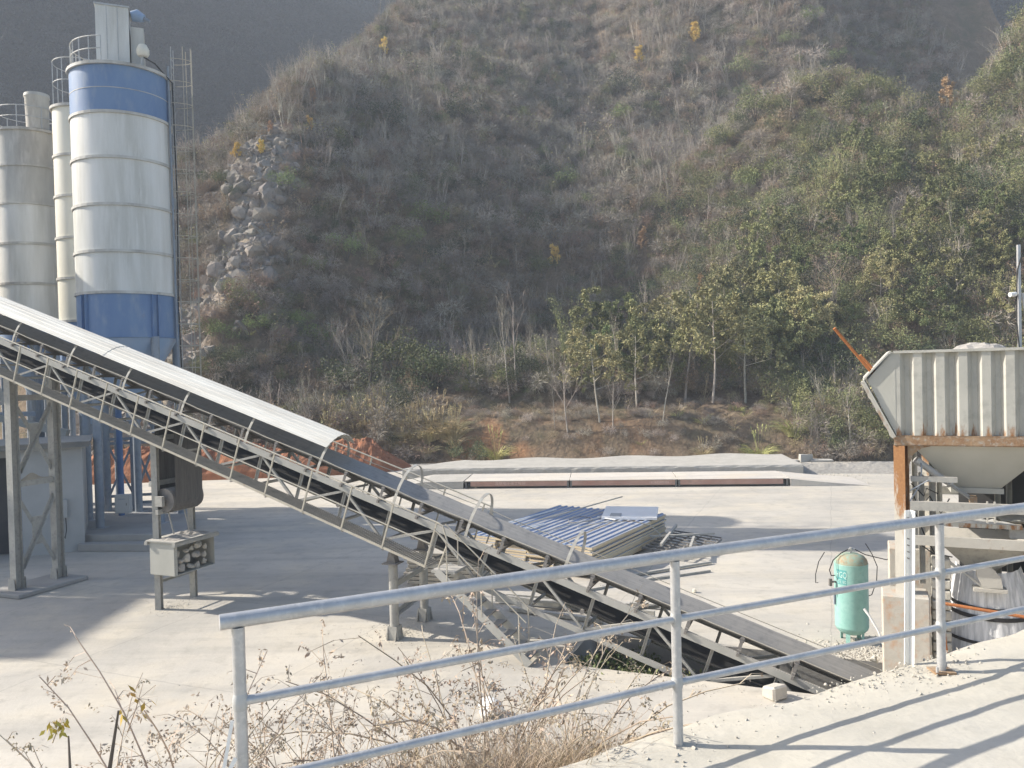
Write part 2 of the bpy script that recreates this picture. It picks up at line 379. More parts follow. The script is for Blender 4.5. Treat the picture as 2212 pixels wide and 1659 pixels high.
# ------------------------------------------------------------------ yard, pit, loading platform
HOLE = (-13.5, -4.5, -.3, 1.95)
def make_yard():
    m = MB(); s0, s1, o0, o1 = HOLE
    R = [(-60, 130, -45, o0), (-60, s0, o0, o1), (s1, 130, o0, o1), (-60, 130, o1, 75)]
    for a, b_, c, d in R:
        m.add([yf(a, c, 0), yf(a, d, 0), yf(b_, d, 0), yf(b_, c, 0)], [(0, 1, 2, 3)])
    return tag(m.build('yard', 'yard_concrete'), kind='structure')
make_yard()
def make_pit():
    m = MB(); s0, s1, o0, o1 = HOLE; t = .004
    a = [yf(s0, o0, -t), yf(s1, o0, -t), yf(s1, o1, -t), yf(s0, o1, -t)]; zb = -3.0
    b_ = [yf(s0, o0, zb), yf(s1 - 1.2, o0, zb), yf(s1 - 1.2, o1, zb), yf(s0, o1, zb)]
    m.add(a + b_, [(0, 1, 5, 4), (1, 2, 6, 5), (2, 3, 7, 6), (3, 0, 4, 7), (4, 5, 6, 7)])
    return tag(m.build('pit', 'plinth_concrete'), kind='structure')
make_pit()

EDGE = [(-9, -.6), (-6, .75), (-3, 2.08), (.17, 3.52), (.9, 3.86), (2.14, 4.43), (3.06, 4.81), (5.0, 5.7), (9, 7.5), (15, 10.2)]
def plat_z(x): return 4.86 + .03 * max(0.0, min(x, 4.0))
def make_platform():
    pts = []
    for (x0, y0), (x1, y1) in zip(EDGE, EDGE[1:]):
        n = max(2, int(math.hypot(x1 - x0, y1 - y0) / .09))
        for k in range(n):
            t = k / n; x = x0 + (x1 - x0) * t; y = y0 + (y1 - y0) * t
            j = float(fbm(np.array([x * 2.2]), np.array([3.3]), 5, 4)[0]) * .10
            pts.append((x - .4 * j, y + .9 * j))
    m = MB(); V = []; F = []
    rows = [0.0, .03, .10, .30, .8, 2.0, 5.0, 10.0]
    for (x, y) in pts:
        for k, d in enumerate(rows):
            yy = y - d; z = plat_z(x) - (.055 if k == 0 else .012 if k == 1 else 0)
            z += float(fbm(np.array([x * 3.]), np.array([yy * 3.]), 8, 4)[0]) * (.018 if d < .9 else .006)
            V.append((x, yy, z))
    n = len(rows)
    for i in range(len(pts) - 1):
        for k in range(n - 1): F.append((i * n + k, i * n + k + 1, (i + 1) * n + k + 1, (i + 1) * n + k))
    m.add(V, F)
    o = m.build('loading_platform', 'ramp_concrete', smooth=True); tag(o, kind='structure')
    w = MB(); V = []; F = []
    for (x, y) in pts: V += [(x, y, plat_z(x) - .06), (x, y + .02, -3.2)]
    for i in range(len(pts) - 1): F.append((2 * i, 2 * i + 2, 2 * i + 3, 2 * i + 1))
    w.add(V, F); q = w.build('retaining_wall', 'concrete'); tag(q, kind='structure')
make_platform()

# ------------------------------------------------------------------ hill and mountains
def smooth(a, b_, x):
    t = np.clip((x - a) / (b_ - a), 0, 1); return t * t * (3 - 2 * t)
CREST_Y = np.array([56., 66, 80, 88, 97, 104, 114, 122, 134, 146, 180])
CREST_X = np.array([-31., -35, -39, -38, -34.5, -31, -27, -22, -18.5, -14, -4])
def hill_base(x):
    return np.where(x > -10, 57.2 - .163 * (x + 3.7), 58.2)
def hill_prof(t, x):
    t1 = 17.0 + 16 * smooth(-24, 26, x); dz = .62 + .16 * smooth(0, 30, x)     # where the steep band starts; slope below it
    bank = 2.7 * smooth(0, 3.2, t); ter = .17 * np.clip(t - 3, 0, 5)
    z = bank + ter + dz * np.clip(t - 7, 0, None)
    t2 = t1 + 8.8
    z = np.where(t > t1, bank + ter + dz * (t1 - 7) + 1.62 * (t - t1), z)
    z2 = bank + ter + dz * (t1 - 7) + 1.62 * 8.8 + .80 * (t - t2)
    return np.where(t > t2, z2, z)
def hill_z(x, y, noise=True):
    x = np.asarray(x, float); y = np.asarray(y, float)
    t = y - hill_base(x)
    z = hill_prof(np.clip(t, 0, None), x)
    grow = smooth(2, 14, t)
    z = z + grow * (8.0 * np.exp(-((x + 24.5 - .05 * (y - 80)) / 6.0) ** 2) * smooth(60, 74, y) * (1 - smooth(96, 120, y)))   # rocky spur
    z = z - grow * 10.5 * np.exp(-((x - 6 - .3 * (y - 80)) / 16.0) ** 2) * smooth(66, 84, y)                                 # hollow right of it
    tr = 39 - 7 * smooth(34, 46, x) + 5 * smooth(48, 60, x); mm = smooth(14, 30, x)                                      # lit ridge at the right, gully and shaded slope behind it
    z = z + grow * .36 * np.clip(x - 20, 0, 60) * (1 - 1.15 * smooth(0, 16, t - tr)) - mm * 1.15 * np.clip(t - tr, 0, 12) + mm * .95 * np.clip(t - tr - 14, 0, None) - .62 * np.clip(x - 18, 0, 60) * smooth(10, 34, t - tr)                                                                           # right side turns towards the left
    if noise:
        z = z + grow * (2.6 * fbm(x / 15, y / 15, 21, 4) + 1.1 * fbm(x / 5, y / 5, 31, 3)) + .35 * smooth(.5, 3, t) * fbm(x / 2., y / 2., 41, 3)
        rk = rock_mask(x, y)
        z = z + rk * (2.6 * (np.abs(fbm(x / 3.1, y / 3.1, 51, 4)) - .2) + 1.3 * fbm(x / 1.3, y / 1.3, 61, 3))
    xc = np.interp(y, CREST_Y, CREST_X)
    d = np.clip(xc - x, 0, None)
    return np.where(t < 0, -.02, np.maximum(z - .25 * d - .9 * np.clip(d - 1.5, 0, None), -.5))
def rock_mask(x, y):
    a = smooth(-37, -33, x) * (1 - smooth(-27.5, -24, x)) * smooth(58.5, 61, y) * (1 - smooth(72, 78, y))
    b_ = np.exp(-(((x + 25.5) / 3.2) ** 2 + ((y - 81) / 7.) ** 2))
    n = smooth(-.5, .05, fbm(x / 6., y / 6., 77, 3))
    return np.clip(a * n + b_ * 1.1 * smooth(-.7, -.15, fbm(x / 4., y / 4., 78, 3)), 0, 1)
def hill_mat():
    m = bpy.data.materials.new('hillside'); m.use_nodes = True; nt = m.node_tree; N = nt.nodes; L = nt.links
    b = N['Principled BSDF']; b.inputs['Roughness'].default_value = 1; b.inputs['Specular IOR Level'].default_value = .1
    tc = N.new('ShaderNodeTexCoord')
    def nz(sc, det=8, st=(1, 1, 1)):
        mp = N.new('ShaderNodeMapping'); mp.inputs['Scale'].default_value = st; L.new(tc.outputs['Object'], mp.inputs[0])
        n = N.new('ShaderNodeTexNoise'); n.inputs['Scale'].default_value = sc; n.inputs['Detail'].default_value = det; n.inputs['Roughness'].default_value = .65; L.new(mp.outputs[0], n.inputs[0]); return n.outputs['Fac']
    def rmp(v, a, c):
        r = N.new('ShaderNodeMapRange'); r.inputs[1].default_value = a; r.inputs[2].default_value = c; L.new(v, r.inputs[0]); return r.outputs[0]
    def mix(f, a, c):
        x = N.new('ShaderNodeMix'); x.data_type = 'RGBA'
        for s, v in ((x.inputs[0], f), (x.inputs[6], a), (x.inputs[7], c)):
            if hasattr(v, 'is_output'): L.new(v, s)
            elif isinstance(v, (int, float)): s.default_value = v
            else: s.default_value = (*v, 1)
        return x.outputs[2]
    at = N.new('ShaderNodeAttribute'); at.attribute_name = 'rock'
    ar = N.new('ShaderNodeAttribute'); ar.attribute_name = 'redsoil'
    litter = mix(rmp(nz(.8), .4, .65), (.155, .115, .08), (.215, .165, .115))
    litter = mix(rmp(nz(5), .5, .7), litter, (.26, .205, .145))
    litter = mix(rmp(nz(.18, 4), .5, .65), litter, (.13, .115, .075))
    rock = mix(rmp(nz(.9, 9, (1, 1, .5)), .35, .65), (.27, .255, .24), (.43, .39, .34))
    rock = mix(rmp(nz(.5, 5), .5, .62), rock, (.50, .40, .28))
    rock = mix(rmp(nz(6, 9), .55, .75), rock, (.12, .115, .11))
    c = mix(at.outputs['Fac'], litter, rock)
    red = mix(rmp(nz(3), .4, .65), (.30, .165, .09), (.38, .23, .13))
    c = mix(ar.outputs['Fac'], c, red)
    L.new(c, b.inputs['Base Color'])
    bp = N.new('ShaderNodeBump'); bp.inputs['Strength'].default_value = .9; bp.inputs['Distance'].default_value = .3
    L.new(nz(2.2, 12), bp.inputs['Height']); L.new(bp.outputs[0], b.inputs['Normal'])
    return m
HILLM = hill_mat()
def red_mask(x, y):
    t = y - hill_base(x)
    a = np.exp(-(((x + 3.2) / 2.2) ** 2)) + .8 * np.exp(-(((x - .6) / 1.6) ** 2)) + .45 * np.exp(-(((x - 7.5) / 2.0) ** 2))
    return np.clip(a * smooth(.2, 1.0, t) * (1 - smooth(3.0, 4.2, t)) * 1.3 * smooth(-.3, .3, fbm(x / 1.5, y / 1.5, 91, 3)), 0, 1)
def make_hill():
    xs = np.concatenate([np.arange(-64, -42, 1.2), np.arange(-42, 40, .45), np.arange(40, 84, 1.0)])
    ys = np.concatenate([np.arange(45, 66, .3), np.arange(66, 100, .6), np.arange(100, 178, 1.2)])
    o = sheet('hill', xs, ys, lambda X, Y: hill_z(X, Y), HILLM, keep=lambda x, y, z: (y > hill_base(x) - .4) & (z > -.45))
    me = o.data; co = np.empty(len(me.vertices) * 3, np.float32); me.vertices.foreach_get('co', co); co = co.reshape(-1, 3)
    for nm, fn in (('rock', rock_mask), ('redsoil', red_mask)):
        a = me.attributes.new(nm, 'FLOAT', 'POINT'); a.data.foreach_set('value', fn(co[:, 0].astype(float), co[:, 1].astype(float)).astype(np.float32))
    return tag(o, kind='structure')
hill = make_hill()
def mtn_mat(name, c1, c2, c3):
    mat(name, c1, c2, c3, rough=1, scale=.05, bump=1.0, bscale=.3, spec=.05); return MATS[name]
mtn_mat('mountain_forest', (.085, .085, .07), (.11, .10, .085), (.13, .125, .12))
def far_left(x, y):
    z = 1.15 * (y - 152) - .62 * (x + 70) + 16 * fbm(x / 60, y / 60, 3, 5) + 7 * fbm(x / 14, y / 14, 13, 4)
    return np.clip(z, -1, 146 + 3 * fbm(x / 20, y / 20, 9, 3))
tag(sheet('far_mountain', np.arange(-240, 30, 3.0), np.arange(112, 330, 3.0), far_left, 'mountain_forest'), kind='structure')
def far_right(x, y):
    z = 1.6 * (y - 138) - .5 * (x - 62) + 10 * fbm(x / 40, y / 40, 4, 5) + 5 * fbm(x / 10, y / 10, 14, 4)
    return np.clip(z, -1, 146 + 3 * fbm(x / 20, y / 20, 19, 3))
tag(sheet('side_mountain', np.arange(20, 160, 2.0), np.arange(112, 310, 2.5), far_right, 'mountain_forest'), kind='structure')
def hill_hit(px, py):
    """where the line of sight of a photo point meets the hill"""
    r = ray(px, py); ts = np.linspace(48, 170, 900); P = np.array([[r.x, r.y, r.z]]) * (ts / r.y)[:, None]
    zz = hill_z(P[:, 0], P[:, 1]); hit = np.nonzero(zz > P[:, 2] + EYE)[0]
    k = hit[0] if len(hit) else 450
    return Vector((P[k, 0], P[k, 1], float(zz[k])))

# ------------------------------------------------------------------ inclined belt conveyor
TH = math.radians(18.5)
EX = Vector((0.927, -0.375, 0)) * math.cos(TH) - Vector((0, 0, math.sin(TH)))    # down the belt
EY = CC.copy(); EZ = EX.cross(EY).normalized()
CV0 = CO + Vector((0, 0, 3.24))
CROT = Matrix((EX, EY, EZ)).transposed()
def cw(x, y, z): return CV0 + EX * x + EY * y + EZ * z
X0, X1 = -19.5, 12.3                                     # upper and lower end along the incline
conv = thing('belt_conveyor', 'long inclined belt conveyor on grey truss rising from the pit to the silos', 'conveyor', CV0, rot=CROT)
def cm(): return MB(cw)
def xs_of(s): return -s / math.cos(TH)                   # plan station uphill -> local x
# chords
for y in (0.0, 1.3):
    for z, h in ((0, .16), (-.92, .12)):
        m = cm(); sgn = -1 if y == 0 else 1
        m.box((X0, y - .004, z - h / 2), (X1, y + .004, z + h / 2))
        m.box((X0, y + .004 * -sgn, z + h / 2 - .008), (X1, y - sgn * .06, z + h / 2)); m.box((X0, y + .004 * -sgn, z - h / 2), (X1, y - sgn * .06, z - h / 2 + .008))
        m.build('chord', 'grey_paint', conv)
nx = int((X1 - X0) / 1.37)
vst = None; dg = {}
for y in (.045, 1.255):
    for k in range(nx + 1):
        x = X0 + .25 + k * 1.37
        if x > X1 - .1: break
        if vst is None: vst = cm().angle((0, .045, -.86), (0, .045, -.08), .065, .008, up=(1, 0, 0)).build('strut', 'dusty_grey_paint', conv); vst.location = (x, y - .045, 0)
        else: share(vst, conv, Matrix.Translation((x, y - .045, 0)))
        if k < nx and x + 1.37 < X1:
            if k % 2 not in dg:
                a, b_ = ((.05, -.1), (1.32, -.84)) if k % 2 else ((.05, -.84), (1.32, -.1))
                dg[k % 2] = cm().angle((a[0], .03, a[1]), (b_[0], .03, b_[1]), .06, .008, up=(0, 1, 0)).build('diagonal_brace', 'dusty_grey_paint', conv)
                dg[k % 2].location = (x, y - .03, 0)
            else: share(dg[k % 2], conv, Matrix.Translation((x, y - .03, 0)))
ct = None
for k in range(nx + 1):
    x = X0 + .25 + k * 1.37
    if x > X1 - .1: break
    if ct is None: ct = cm().bar((0, .01, -.93), (0, 1.29, -.93), .06, .06, up=(1, 0, 0)).build('cross_tie', 'grey_paint', conv); ct.location = (x, 0, 0)
    else: share(ct, conv, Matrix.Translation((x, 0, 0)))
# belt: troughed carrying run and flat return run
def belt_profile(): return [(.10, .44), (.14, .425), (.43, .27), (.55, .262), (.75, .262), (.87, .27), (1.16, .425), (1.20, .44)]
def belt_strip(prof, x0, x1, n, th, nm, mt, sag=0.0, par=conv):
    m = cm(); V = []; F = []; np_ = len(prof)
    for i in range(n + 1):
        x = x0 + (x1 - x0) * i / n; sg = sag * abs(math.sin(math.pi * (x - x0) / 1.13))
        for y, z in prof: V.append((x, y, z - sg))
        for y, z in reversed(prof): V.append((x, y, z - sg - th))
    w = 2 * np_
    for i in range(n):
        for k in range(w): F.append((i * w + k, i * w + (k + 1) % w, (i + 1) * w + (k + 1) % w, (i + 1) * w + k))
    m.add(V, F); return m.build(nm, mt, par, smooth=True)
belt_strip(belt_profile(), X0, X1 - .1, 160, .018, 'belt', 'rubber_belt', .012)
belt_strip([(.12, -.42), (.5, -.425), (.8, -.425), (1.18, -.42)], X0, X1 - .1, 60, .014, 'return_belt', 'rubber_dark', .03)
# carrying idlers with brackets, return rollers, hoops
HOOPX = [xs_of(s) for s in (17.6, 15.5, 13.34, 11.0, 8.83, 6.7, 4.49, 2.21, -.02, -1.98, -4.38)]
idl = None
ist = []
x = xs_of(17.6)
while x < X1 - .4: ist.append(x); x += 1.135
for x in ist:
    if idl is None:
        m = cm(); m.bar((0, -.02, .115), (0, 1.32, .115), .07, .06, up=(0, 0, 1))
        for y0, y1, z0, z1 in ((.04, .05, .145, .40), (1.26, 1.25, .145, .40), (.44, .44, .145, .22), (.86, .86, .145, .22)): m.bar((0, y0, z0), (0, y1, z1), .012, .07, up=(1, 0, 0))
        m.bar((0, -.02, .10), (0, -.02, .02), .10, .05, up=(1, 0, 0)); m.bar((0, 1.32, .10), (0, 1.32, .02), .10, .05, up=(1, 0, 0))
        idl = m.build('idler_bracket', 'idler_steel', conv); idl.location = (x, 0, 0)
        r0 = cm().tube([(0, .05, .375), (0, .43, .205)], .054, 10).build('roller', 'idler_steel', idl); r1 = cm().tube([(0, .46, .192), (0, .84, .192)], .054, 10).build('roller', 'idler_steel', idl)
        r2 = cm().tube([(0, .87, .205), (0, 1.25, .375)], .054, 10).build('roller', 'idler_steel', idl); kids = (r0, r1, r2)
    else:
        c = share(idl, conv, Matrix.Translation((x, 0, 0)))
        for r in kids: share(r, c, Matrix.Identity(4))
rr = None
for x in ist[1::2]:
    if rr is None: rr = cm().tube([(0, .06, -.50), (0, 1.24, -.50)], .055, 10).build('return_roller', 'idler_steel', conv); rr.location = (x, 0, 0)
    else: share(rr, conv, Matrix.Translation((x, 0, 0)))
def hoop_pts(): return [(.65 - .67 * math.cos(a), .10 + .98 * math.sin(a) ** .9) for a in [math.pi * k / 18 for k in range(19)]]
hp0 = None
for x in HOOPX:
    if hp0 is None:
        m = cm(); P = hoop_pts(); V = []; F = []
        Q = [(.65 + (y - .65) * .985, .10 + (z - .10) * .985) for y, z in P]
        for (y, z), (yy, zz) in zip(P, Q): V += [(-.035, y, z), (.035, y, z), (.035, yy, zz), (-.035, yy, zz)]
        for i in range(len(P) - 1):
            for k in range(4): F.append((4 * i + k, 4 * i + (k + 1) % 4, 4 * i + 4 + (k + 1) % 4, 4 * i + 4 + k))
        F += [(3, 2, 1, 0), tuple(4 * (len(P) - 1) + k for k in range(4))]
        m.add(V, F); hp0 = m.build('hoop', 'hoop_paint', conv); hp0.location = (x, 0, 0)
    else: share(hp0, conv, Matrix.Translation((x, 0, 0)))
# half-open corrugated cover carried on the hoops
def cover(x0, x1, dz):
    m = cm(); prof = []
    n = 70
    for k in range(n + 1):
        y = .0 + 1.32 * k / n; rib = .014 if (k % 7) in (0, 1) else 0; prof.append((y, 1.115 + dz + rib - .30 * (abs(y - .65) / .65) ** 2.0))
    V = []; F = []; nxx = 2
    for i in range(nxx + 1):
        x = x0 + (x1 - x0) * i / nxx
        V += [(x, y, z) for y, z in prof] + [(x, y, z + .0) for y, z in [(y, z - .006) for y, z in prof]]
    w = len(prof)
    for i in range(nxx):
        for k in range(w - 1):
            a, b_ = i * 2 * w + k, (i + 1) * 2 * w + k
            F += [(a, a + 1, b_ + 1, b_), (a + w, b_ + w, b_ + w + 1, a + w + 1)]
    for k in range(w - 1): F.append((k + 1, k, k + w, k + w + 1)); e = nxx * 2 * w; F.append((e + k, e + k + 1, e + k + w + 1, e + k + w))
    for i in range(nxx):
        for k in (0, w - 1): a, b_ = i * 2 * w + k, (i + 1) * 2 * w + k; F.append((a, b_, b_ + w, a + w))
    m.add(V, F); return m.build('cover_sheet', 'cover_sheet', conv)
cover(xs_of(2.13) - 8.2, xs_of(2.13), 0.0); cover(xs_of(2.13) - 16.9, xs_of(2.13) - 8.1, .012)
# pull cords on both sides
for y in (-.035, 1.335): cm().tube([(X0, y, .50)] + [(x + d, y, .50 - .025 * (d > .1)) for x in HOOPX for d in (0, .6)] + [(X1, y, .48)], .011, 5).build('pull_cord', 'rail_paint', conv)
# walkways on both sides: grating panels, edge angle, brackets, handrail
XW = xs_of(-1.55)
def grating():
    m = cm()
    for k in range(20):
        x = .03 + k * .0565; m.box((x, -.66, -.03), (x + .008, -.10, 0))
        for j in range(6):                                             # raised teeth of the anti-slip bars
            y = -.64 + j * .095; m.box((x + .001, y, .0), (x + .007, y + .04, .010))
    for y in (-.66, -.47, -.28, -.09): m.box((.0, y - .004, -.034), (1.125, y + .004, -.031))
    return m
def grating_full(side, xa):
    o = None; k = 0; x = XW - 1.135
    while x > xa:
        if o is None: o = grating().build('grating_panel', 'grating_steel', conv); M0 = lambda x: Matrix.Translation((x, 0 if side < 0 else 2.06, -.70)); o.matrix_local = M0(x)
        else: share(o, conv, M0(x))
        x -= 1.135
grating_full(-1, X0 + .5); grating_full(1, X0 + .5)
for y in (-.70, 2.0): cm().angle((X0, y, -.735), (XW, y, -.735), .06, .008).build('edge_angle', 'rail_paint', conv)
po = None; bo = None
for sd, yb in ((-1, -.72), (1, 2.02)):
    x = XW - .05; k = 0
    while x > X0:
        if po is None: po = cm().bar((0, 0, -.74), (0, 0, .385), .035, .035, up=(1, 0, 0)).build('rail_post', 'rail_paint', conv); po.location = (x, yb, 0)
        else: share(po, conv, Matrix.Translation((x, yb, 0)))
        if bo is None: bo = cm().angle((0, 0, -.79), (0, .68, -.79), .05, .007).build('walkway_bracket', 'grey_paint', conv); bo.location = (x, -.70, 0)
        else: share(bo, conv, Matrix.Translation((x, -.70 if sd < 0 else 1.32, 0)))
        x -= 1.2 if k != 4 else 1.15; k += 1
    for z, r in ((.40, .021), (-.15, .015)): cm().tube([(X0, yb, z), (XW - 2, yb, z + .006), (XW - (0 if sd < 0 else .9), yb, z)] + ([(XW + .12, yb, z - .02), (XW + .35, yb, z - .35), (XW + .30, yb, -.60)] if z > 0 else []), r, 7).build('handrail', 'rail_paint', conv)
# stair from the lower end of the walkway to the yard
st_top = cw(XW, 0, -.72); gB = yf(-3.95, 0, 0)
def stp(t, o, dz=0): a = yf(-1.60, o, 1.98); b_ = yf(-3.85, o, 0.05); return a + (b_ - a) * t + Vector((0, 0, dz))
for o in (-.74, -.14):
    MB().bar(stp(0, o), stp(1, o), .012, .20, up=(0, 0, 1)).build('stringer', 'grey_paint', conv)
    MB().tube([stp(-.02, o, .95), stp(.4, o, .93), stp(.98, o, .9)], .018, 7).build('stair_handrail', 'rail_paint', conv)
    for t in (.12, .5, .9): MB().tube([stp(t, o, .0), stp(t, o, .92)], .015, 6).build('stair_post', 'rail_paint', conv)
tr = None
for k in range(9):
    p = stp((k + .5) / 9, -.44)
    m = MB(lambda x, y, z, p=p: p + CB * x + CC * y + Vector((0, 0, z))); m.box((-.11, -.285, -.02), (.11, .285, .012)); m.build('tread', 'grating_steel', conv)
MB(lambda x, y, z: yf(x, y, z)).box((-2.05, -.72, 1.93), (-1.45, -.05, 1.99)).build('landing_plate', 'dusty_grey_paint', conv)
# pipe trestle near the lower end of the walkway
def chord_z(s, z): return 3.24 + .3346 * s + z / math.cos(TH)
for o in (0.0, 1.55):
    top = chord_z(0, -1.05)
    m = MB(); c = yf(0, o, 0); m.tube([c + Vector((0, 0, .0)), c + Vector((0, 0, top - .25))], .115, 16); leg = m.build('pipe_leg', 'dusty_grey_paint', conv, smooth=True)
    m = MB(lambda x, y, z, o=o: yf(x, o + y, z)); m.box((-.2, -.2, top - .25), (.2, .2, top - .22)); m.prism([(-.13, top - .22), (.13, top - .22), (.06, top + .04), (-.06, top + .04)], -.1, .1, axis=1); m.tube([(0, -.12, top + .0), (0, .12, top + .0)], .045, 10); m.build('saddle', 'idler_steel', conv)
    m = MB(lambda x, y, z, o=o: yf(x, o + y, z))
    for a in (0, 1): 
        pr = [(-.19, .0), (.19, .0), (.125, .34), (-.125, .34)]
        m.prism(pr, -.125 + a * .235, -.11 + a * .235, axis=1)
    for a in (-1, 1): m.prism([(-.19, 0), (.19, 0), (.12, .34), (-.12, .34)], a * .12 - .006, a * .12 + .006, axis=0)
    m.build('base_gusset', 'dusty_grey_paint', conv)
MB(lambda x, y, z: yf(x, y, z)).bar((0, .13, 1.35), (0, 1.42, 1.42), .10, .13).build('cross_beam', 'dusty_grey_paint', conv)
MB(lambda x, y, z: yf(x, y, z)).angle((0, .13, .55), (0, 1.42, .68), .12, .01).build('cross_beam', 'dusty_grey_paint', conv)
# tall trestle at the left edge
sT = 13.55; zT = chord_z(sT, -1.0)
for o in (.06, 1.5):
    a = yf(sT, o, 0); b_ = yf(sT, o, zT); MB().hsec(a, b_, .27, .014, up=CC).build('trestle_leg', 'dusty_grey_paint', conv)
    m = MB(lambda x, y, z, o=o: yf(sT + x, o + y, z)); m.box((-.26, -.2, 0), (.26, .2, .02))
    for q in (-.19, .19): m.prism([(-.17, .02), (.17, .02), (.12, .5), (-.12, .5)], q - .01, q + .01, axis=1)
    m.build('base_gusset', 'dusty_grey_paint', conv)
def tz(o, z): return yf(sT, o, z)
for za, zb in ((5.9, 3.75), (2.95, .75)):
    MB().angle(tz(.2, za), tz(1.38, zb), .12, .01, up=CB).build('cross_brace', 'dusty_grey_paint', conv)
    MB().angle(tz(.2, zb), tz(1.38, za), .12, .01, up=-CB).build('cross_brace', 'dusty_grey_paint', conv)
    zc = (za + zb) / 2
    m = MB(lambda x, y, z: yf(sT + x, y, z)); m.prism([(.62, zc - .45), (.94, zc - .45), (.94, zc + .45), (.62, zc + .45)], -.012, .012, axis=0); m.build('gusset_plate', 'dusty_grey_paint', conv)
for z in (3.4, 6.1): MB().bar(tz(.2, z), tz(1.38, z), .12, .18).build('cross_beam', 'dusty_grey_paint', conv)
# small dust drifts lying on the beams
m = MB(lambda x, y, z: yf(sT + x, y, z)); V = []; F = []
for k in range(13):
    y = .22 + 1.14 * k / 12; h = .02 + .20 * math.exp(-((y - .65) / .25) ** 2)
    V += [(-.06, y, 3.49), (0, y, 3.49 + h), (.06, y, 3.49)]
for k in range(12):
    for j in range(2): F.append((3 * k + j, 3 * k + j + 1, 3 * k + 3 + j + 1, 3 * k + 3 + j))
m.add(V, F); m.build('dust_drift', 'dust_soil', conv)
tag(MB(lambda x, y, z: yf(x, y, z)).box((sT - .75, -.45, 0), (sT + .75, 2.0, .14)).build('footing', 'plinth_concrete', bevel=.03), 'low concrete footing under the tall trestle legs at the left', 'footing')
# gravity take-up below the belt
sK = 7.8
def kf(x, y, z): return yf(sK + x, y, z)
tk = thing('belt_tensioner', 'steel frame with a hanging loop of dark belt under the conveyor', 'belt tensioner', kf(0, .75, 0))
zK = chord_z(sK, -1.0)
for o in (.12, 1.45):
    MB(kf).hsec((0, o, 0), (0, o, zK), .17, .012, up=CC).build('guide_post', 'dusty_grey_paint', tk)
for z in (.75,): MB(kf).angle((0, .22, z), (0, 1.36, z), .07, .008).build('tie_bar', 'dusty_grey_paint', tk)
for z, x in ((3.6, .1), (2.8, -.12), (4.9, .05)): MB(kf).bar((x, .02, z), (x, 1.56, z), .10, .14).build('tie_bar', 'dusty_grey_paint', tk)
m = MB(kf); V = []; F = []
prof = [(-.36 - .02, zK + .35)] + [(-.36 * math.cos(a) - .02 , 3.12 - .36 * math.sin(a)) for a in [math.pi * k / 14 for k in range(15)]] + [(.34, zK + .45)]
prof = [(x - .22, z) for x, z in prof]
for (x, z) in prof: V += [(x, .26, z), (x, 1.30, z)]
for k in range(len(prof) - 1): F.append((2 * k, 2 * k + 1, 2 * k + 3, 2 * k + 2))
m.add(V, F); m.build('belt_loop', 'dusty_rubber', tk, smooth=True)
MB(kf).tube([(-.24, .20, 3.12), (-.24, 1.36, 3.12)], .345, 24).build('take_up_pulley', 'idler_steel', tk, smooth=True)
MB(kf).tube([(-.24, .02, 3.12), (-.24, 1.58, 3.12)], .05, 10).build('pulley_shaft', 'idler_steel', tk)
for o in (.03, 1.52): MB(kf).box((-.36, o - .05, 2.98), (-.10, o + .05, 3.26)).build('bearing', 'dusty_grey_paint', tk)
# counterweight box filled with stones
cb = thing('counterweight_box', 'open sided grey steel box full of stones hanging below the belt tensioner', 'counterweight', kf(-.4, .78, 1.05))
bx0, bx1, by0, by1, bz0, bz1 = -.87, .02, -.14, 1.42, 1.08, 2.0
for a, b_ in (((bx0, by0, bz0), (bx1, by0 + .012, bz1)), ((bx0, by1 - .012, bz0), (bx1, by1, bz1)), ((bx1 - .012, by0 + .015, bz0), (bx1, by1 - .015, bz1)), ((bx0, by0 + .015, bz0 - .02), (bx1 - .015, by1 - .015, bz0)), ((bx0, by0 + .015, bz0), (bx0 + .01, by0 + .12, bz1))):
    MB(kf).box(a, b_).build('side_plate', 'hopper_plain', cb)
for a, b_ in (((bx0 - .1, by0 - .06, bz1 + .003), (bx1 + .1, by1 + .06, bz1 + .04)), ((bx0 - .12, by0 - .08, bz1 - .09), (bx0 - .02, by1 + .08, bz1 + .002)), ((bx1 + .02, by0 - .08, bz1 - .09), (bx1 + .12, by1 + .08, bz1 + .002))):
    MB(kf).box(a, b_).build('lid', 'dusty_grey_paint', cb)
m = MB(kf); xs = np.linspace(bx0 + .0, bx1 - .1, 9); ys = np.linspace(by0 + .05, by1 - .05, 11)
V = []; F = []
for i, x in enumerate(xs):
    for j, y in enumerate(ys):
        e = math.sin(math.pi * i / 8) * math.sin(math.pi * j / 10); V.append((x, y, bz1 + .036 + e * (.05 + .10 * random.random())))
for i in range(8):
    for j in range(10): F.append((i * 11 + j, i * 11 + j + 1, i * 11 + j + 12, i * 11 + j + 11))
m.add(V, F); m.build('gravel_layer', 'rubble', cb)
for y in (.42, 1.02): MB(kf).tube([(-.35, y, bz1 + .04), (-.13, y, 2.8)], .02, 7).build('hanger_rod', 'dusty_grey_paint', cb)
def rock_mesh(seed, name='rock'):
    bm = bmesh.new(); bmesh.ops.create_icosphere(bm, subdivisions=2, radius=.5); rg = random.Random(seed)
    planes = [(Vector((rg.gauss(0, 1), rg.gauss(0, 1), rg.gauss(0, 1))).normalized(), rg.uniform(.17, .36)) for _ in range(11)]
    for v in bm.verts:
        for n_, d in planes:
            k = v.co.dot(n_)
            if k > d: v.co -= n_ * (k - d)
        v.co *= 1 + rg.uniform(-.03, .03)
    me = bpy.data.meshes.new(name); bm.to_mesh(me); bm.free(); return me
ROCKS = [rock_mesh(i, 'stone') for i in range(5)]
for me in ROCKS: me.materials.append(MATS['stone_block'])
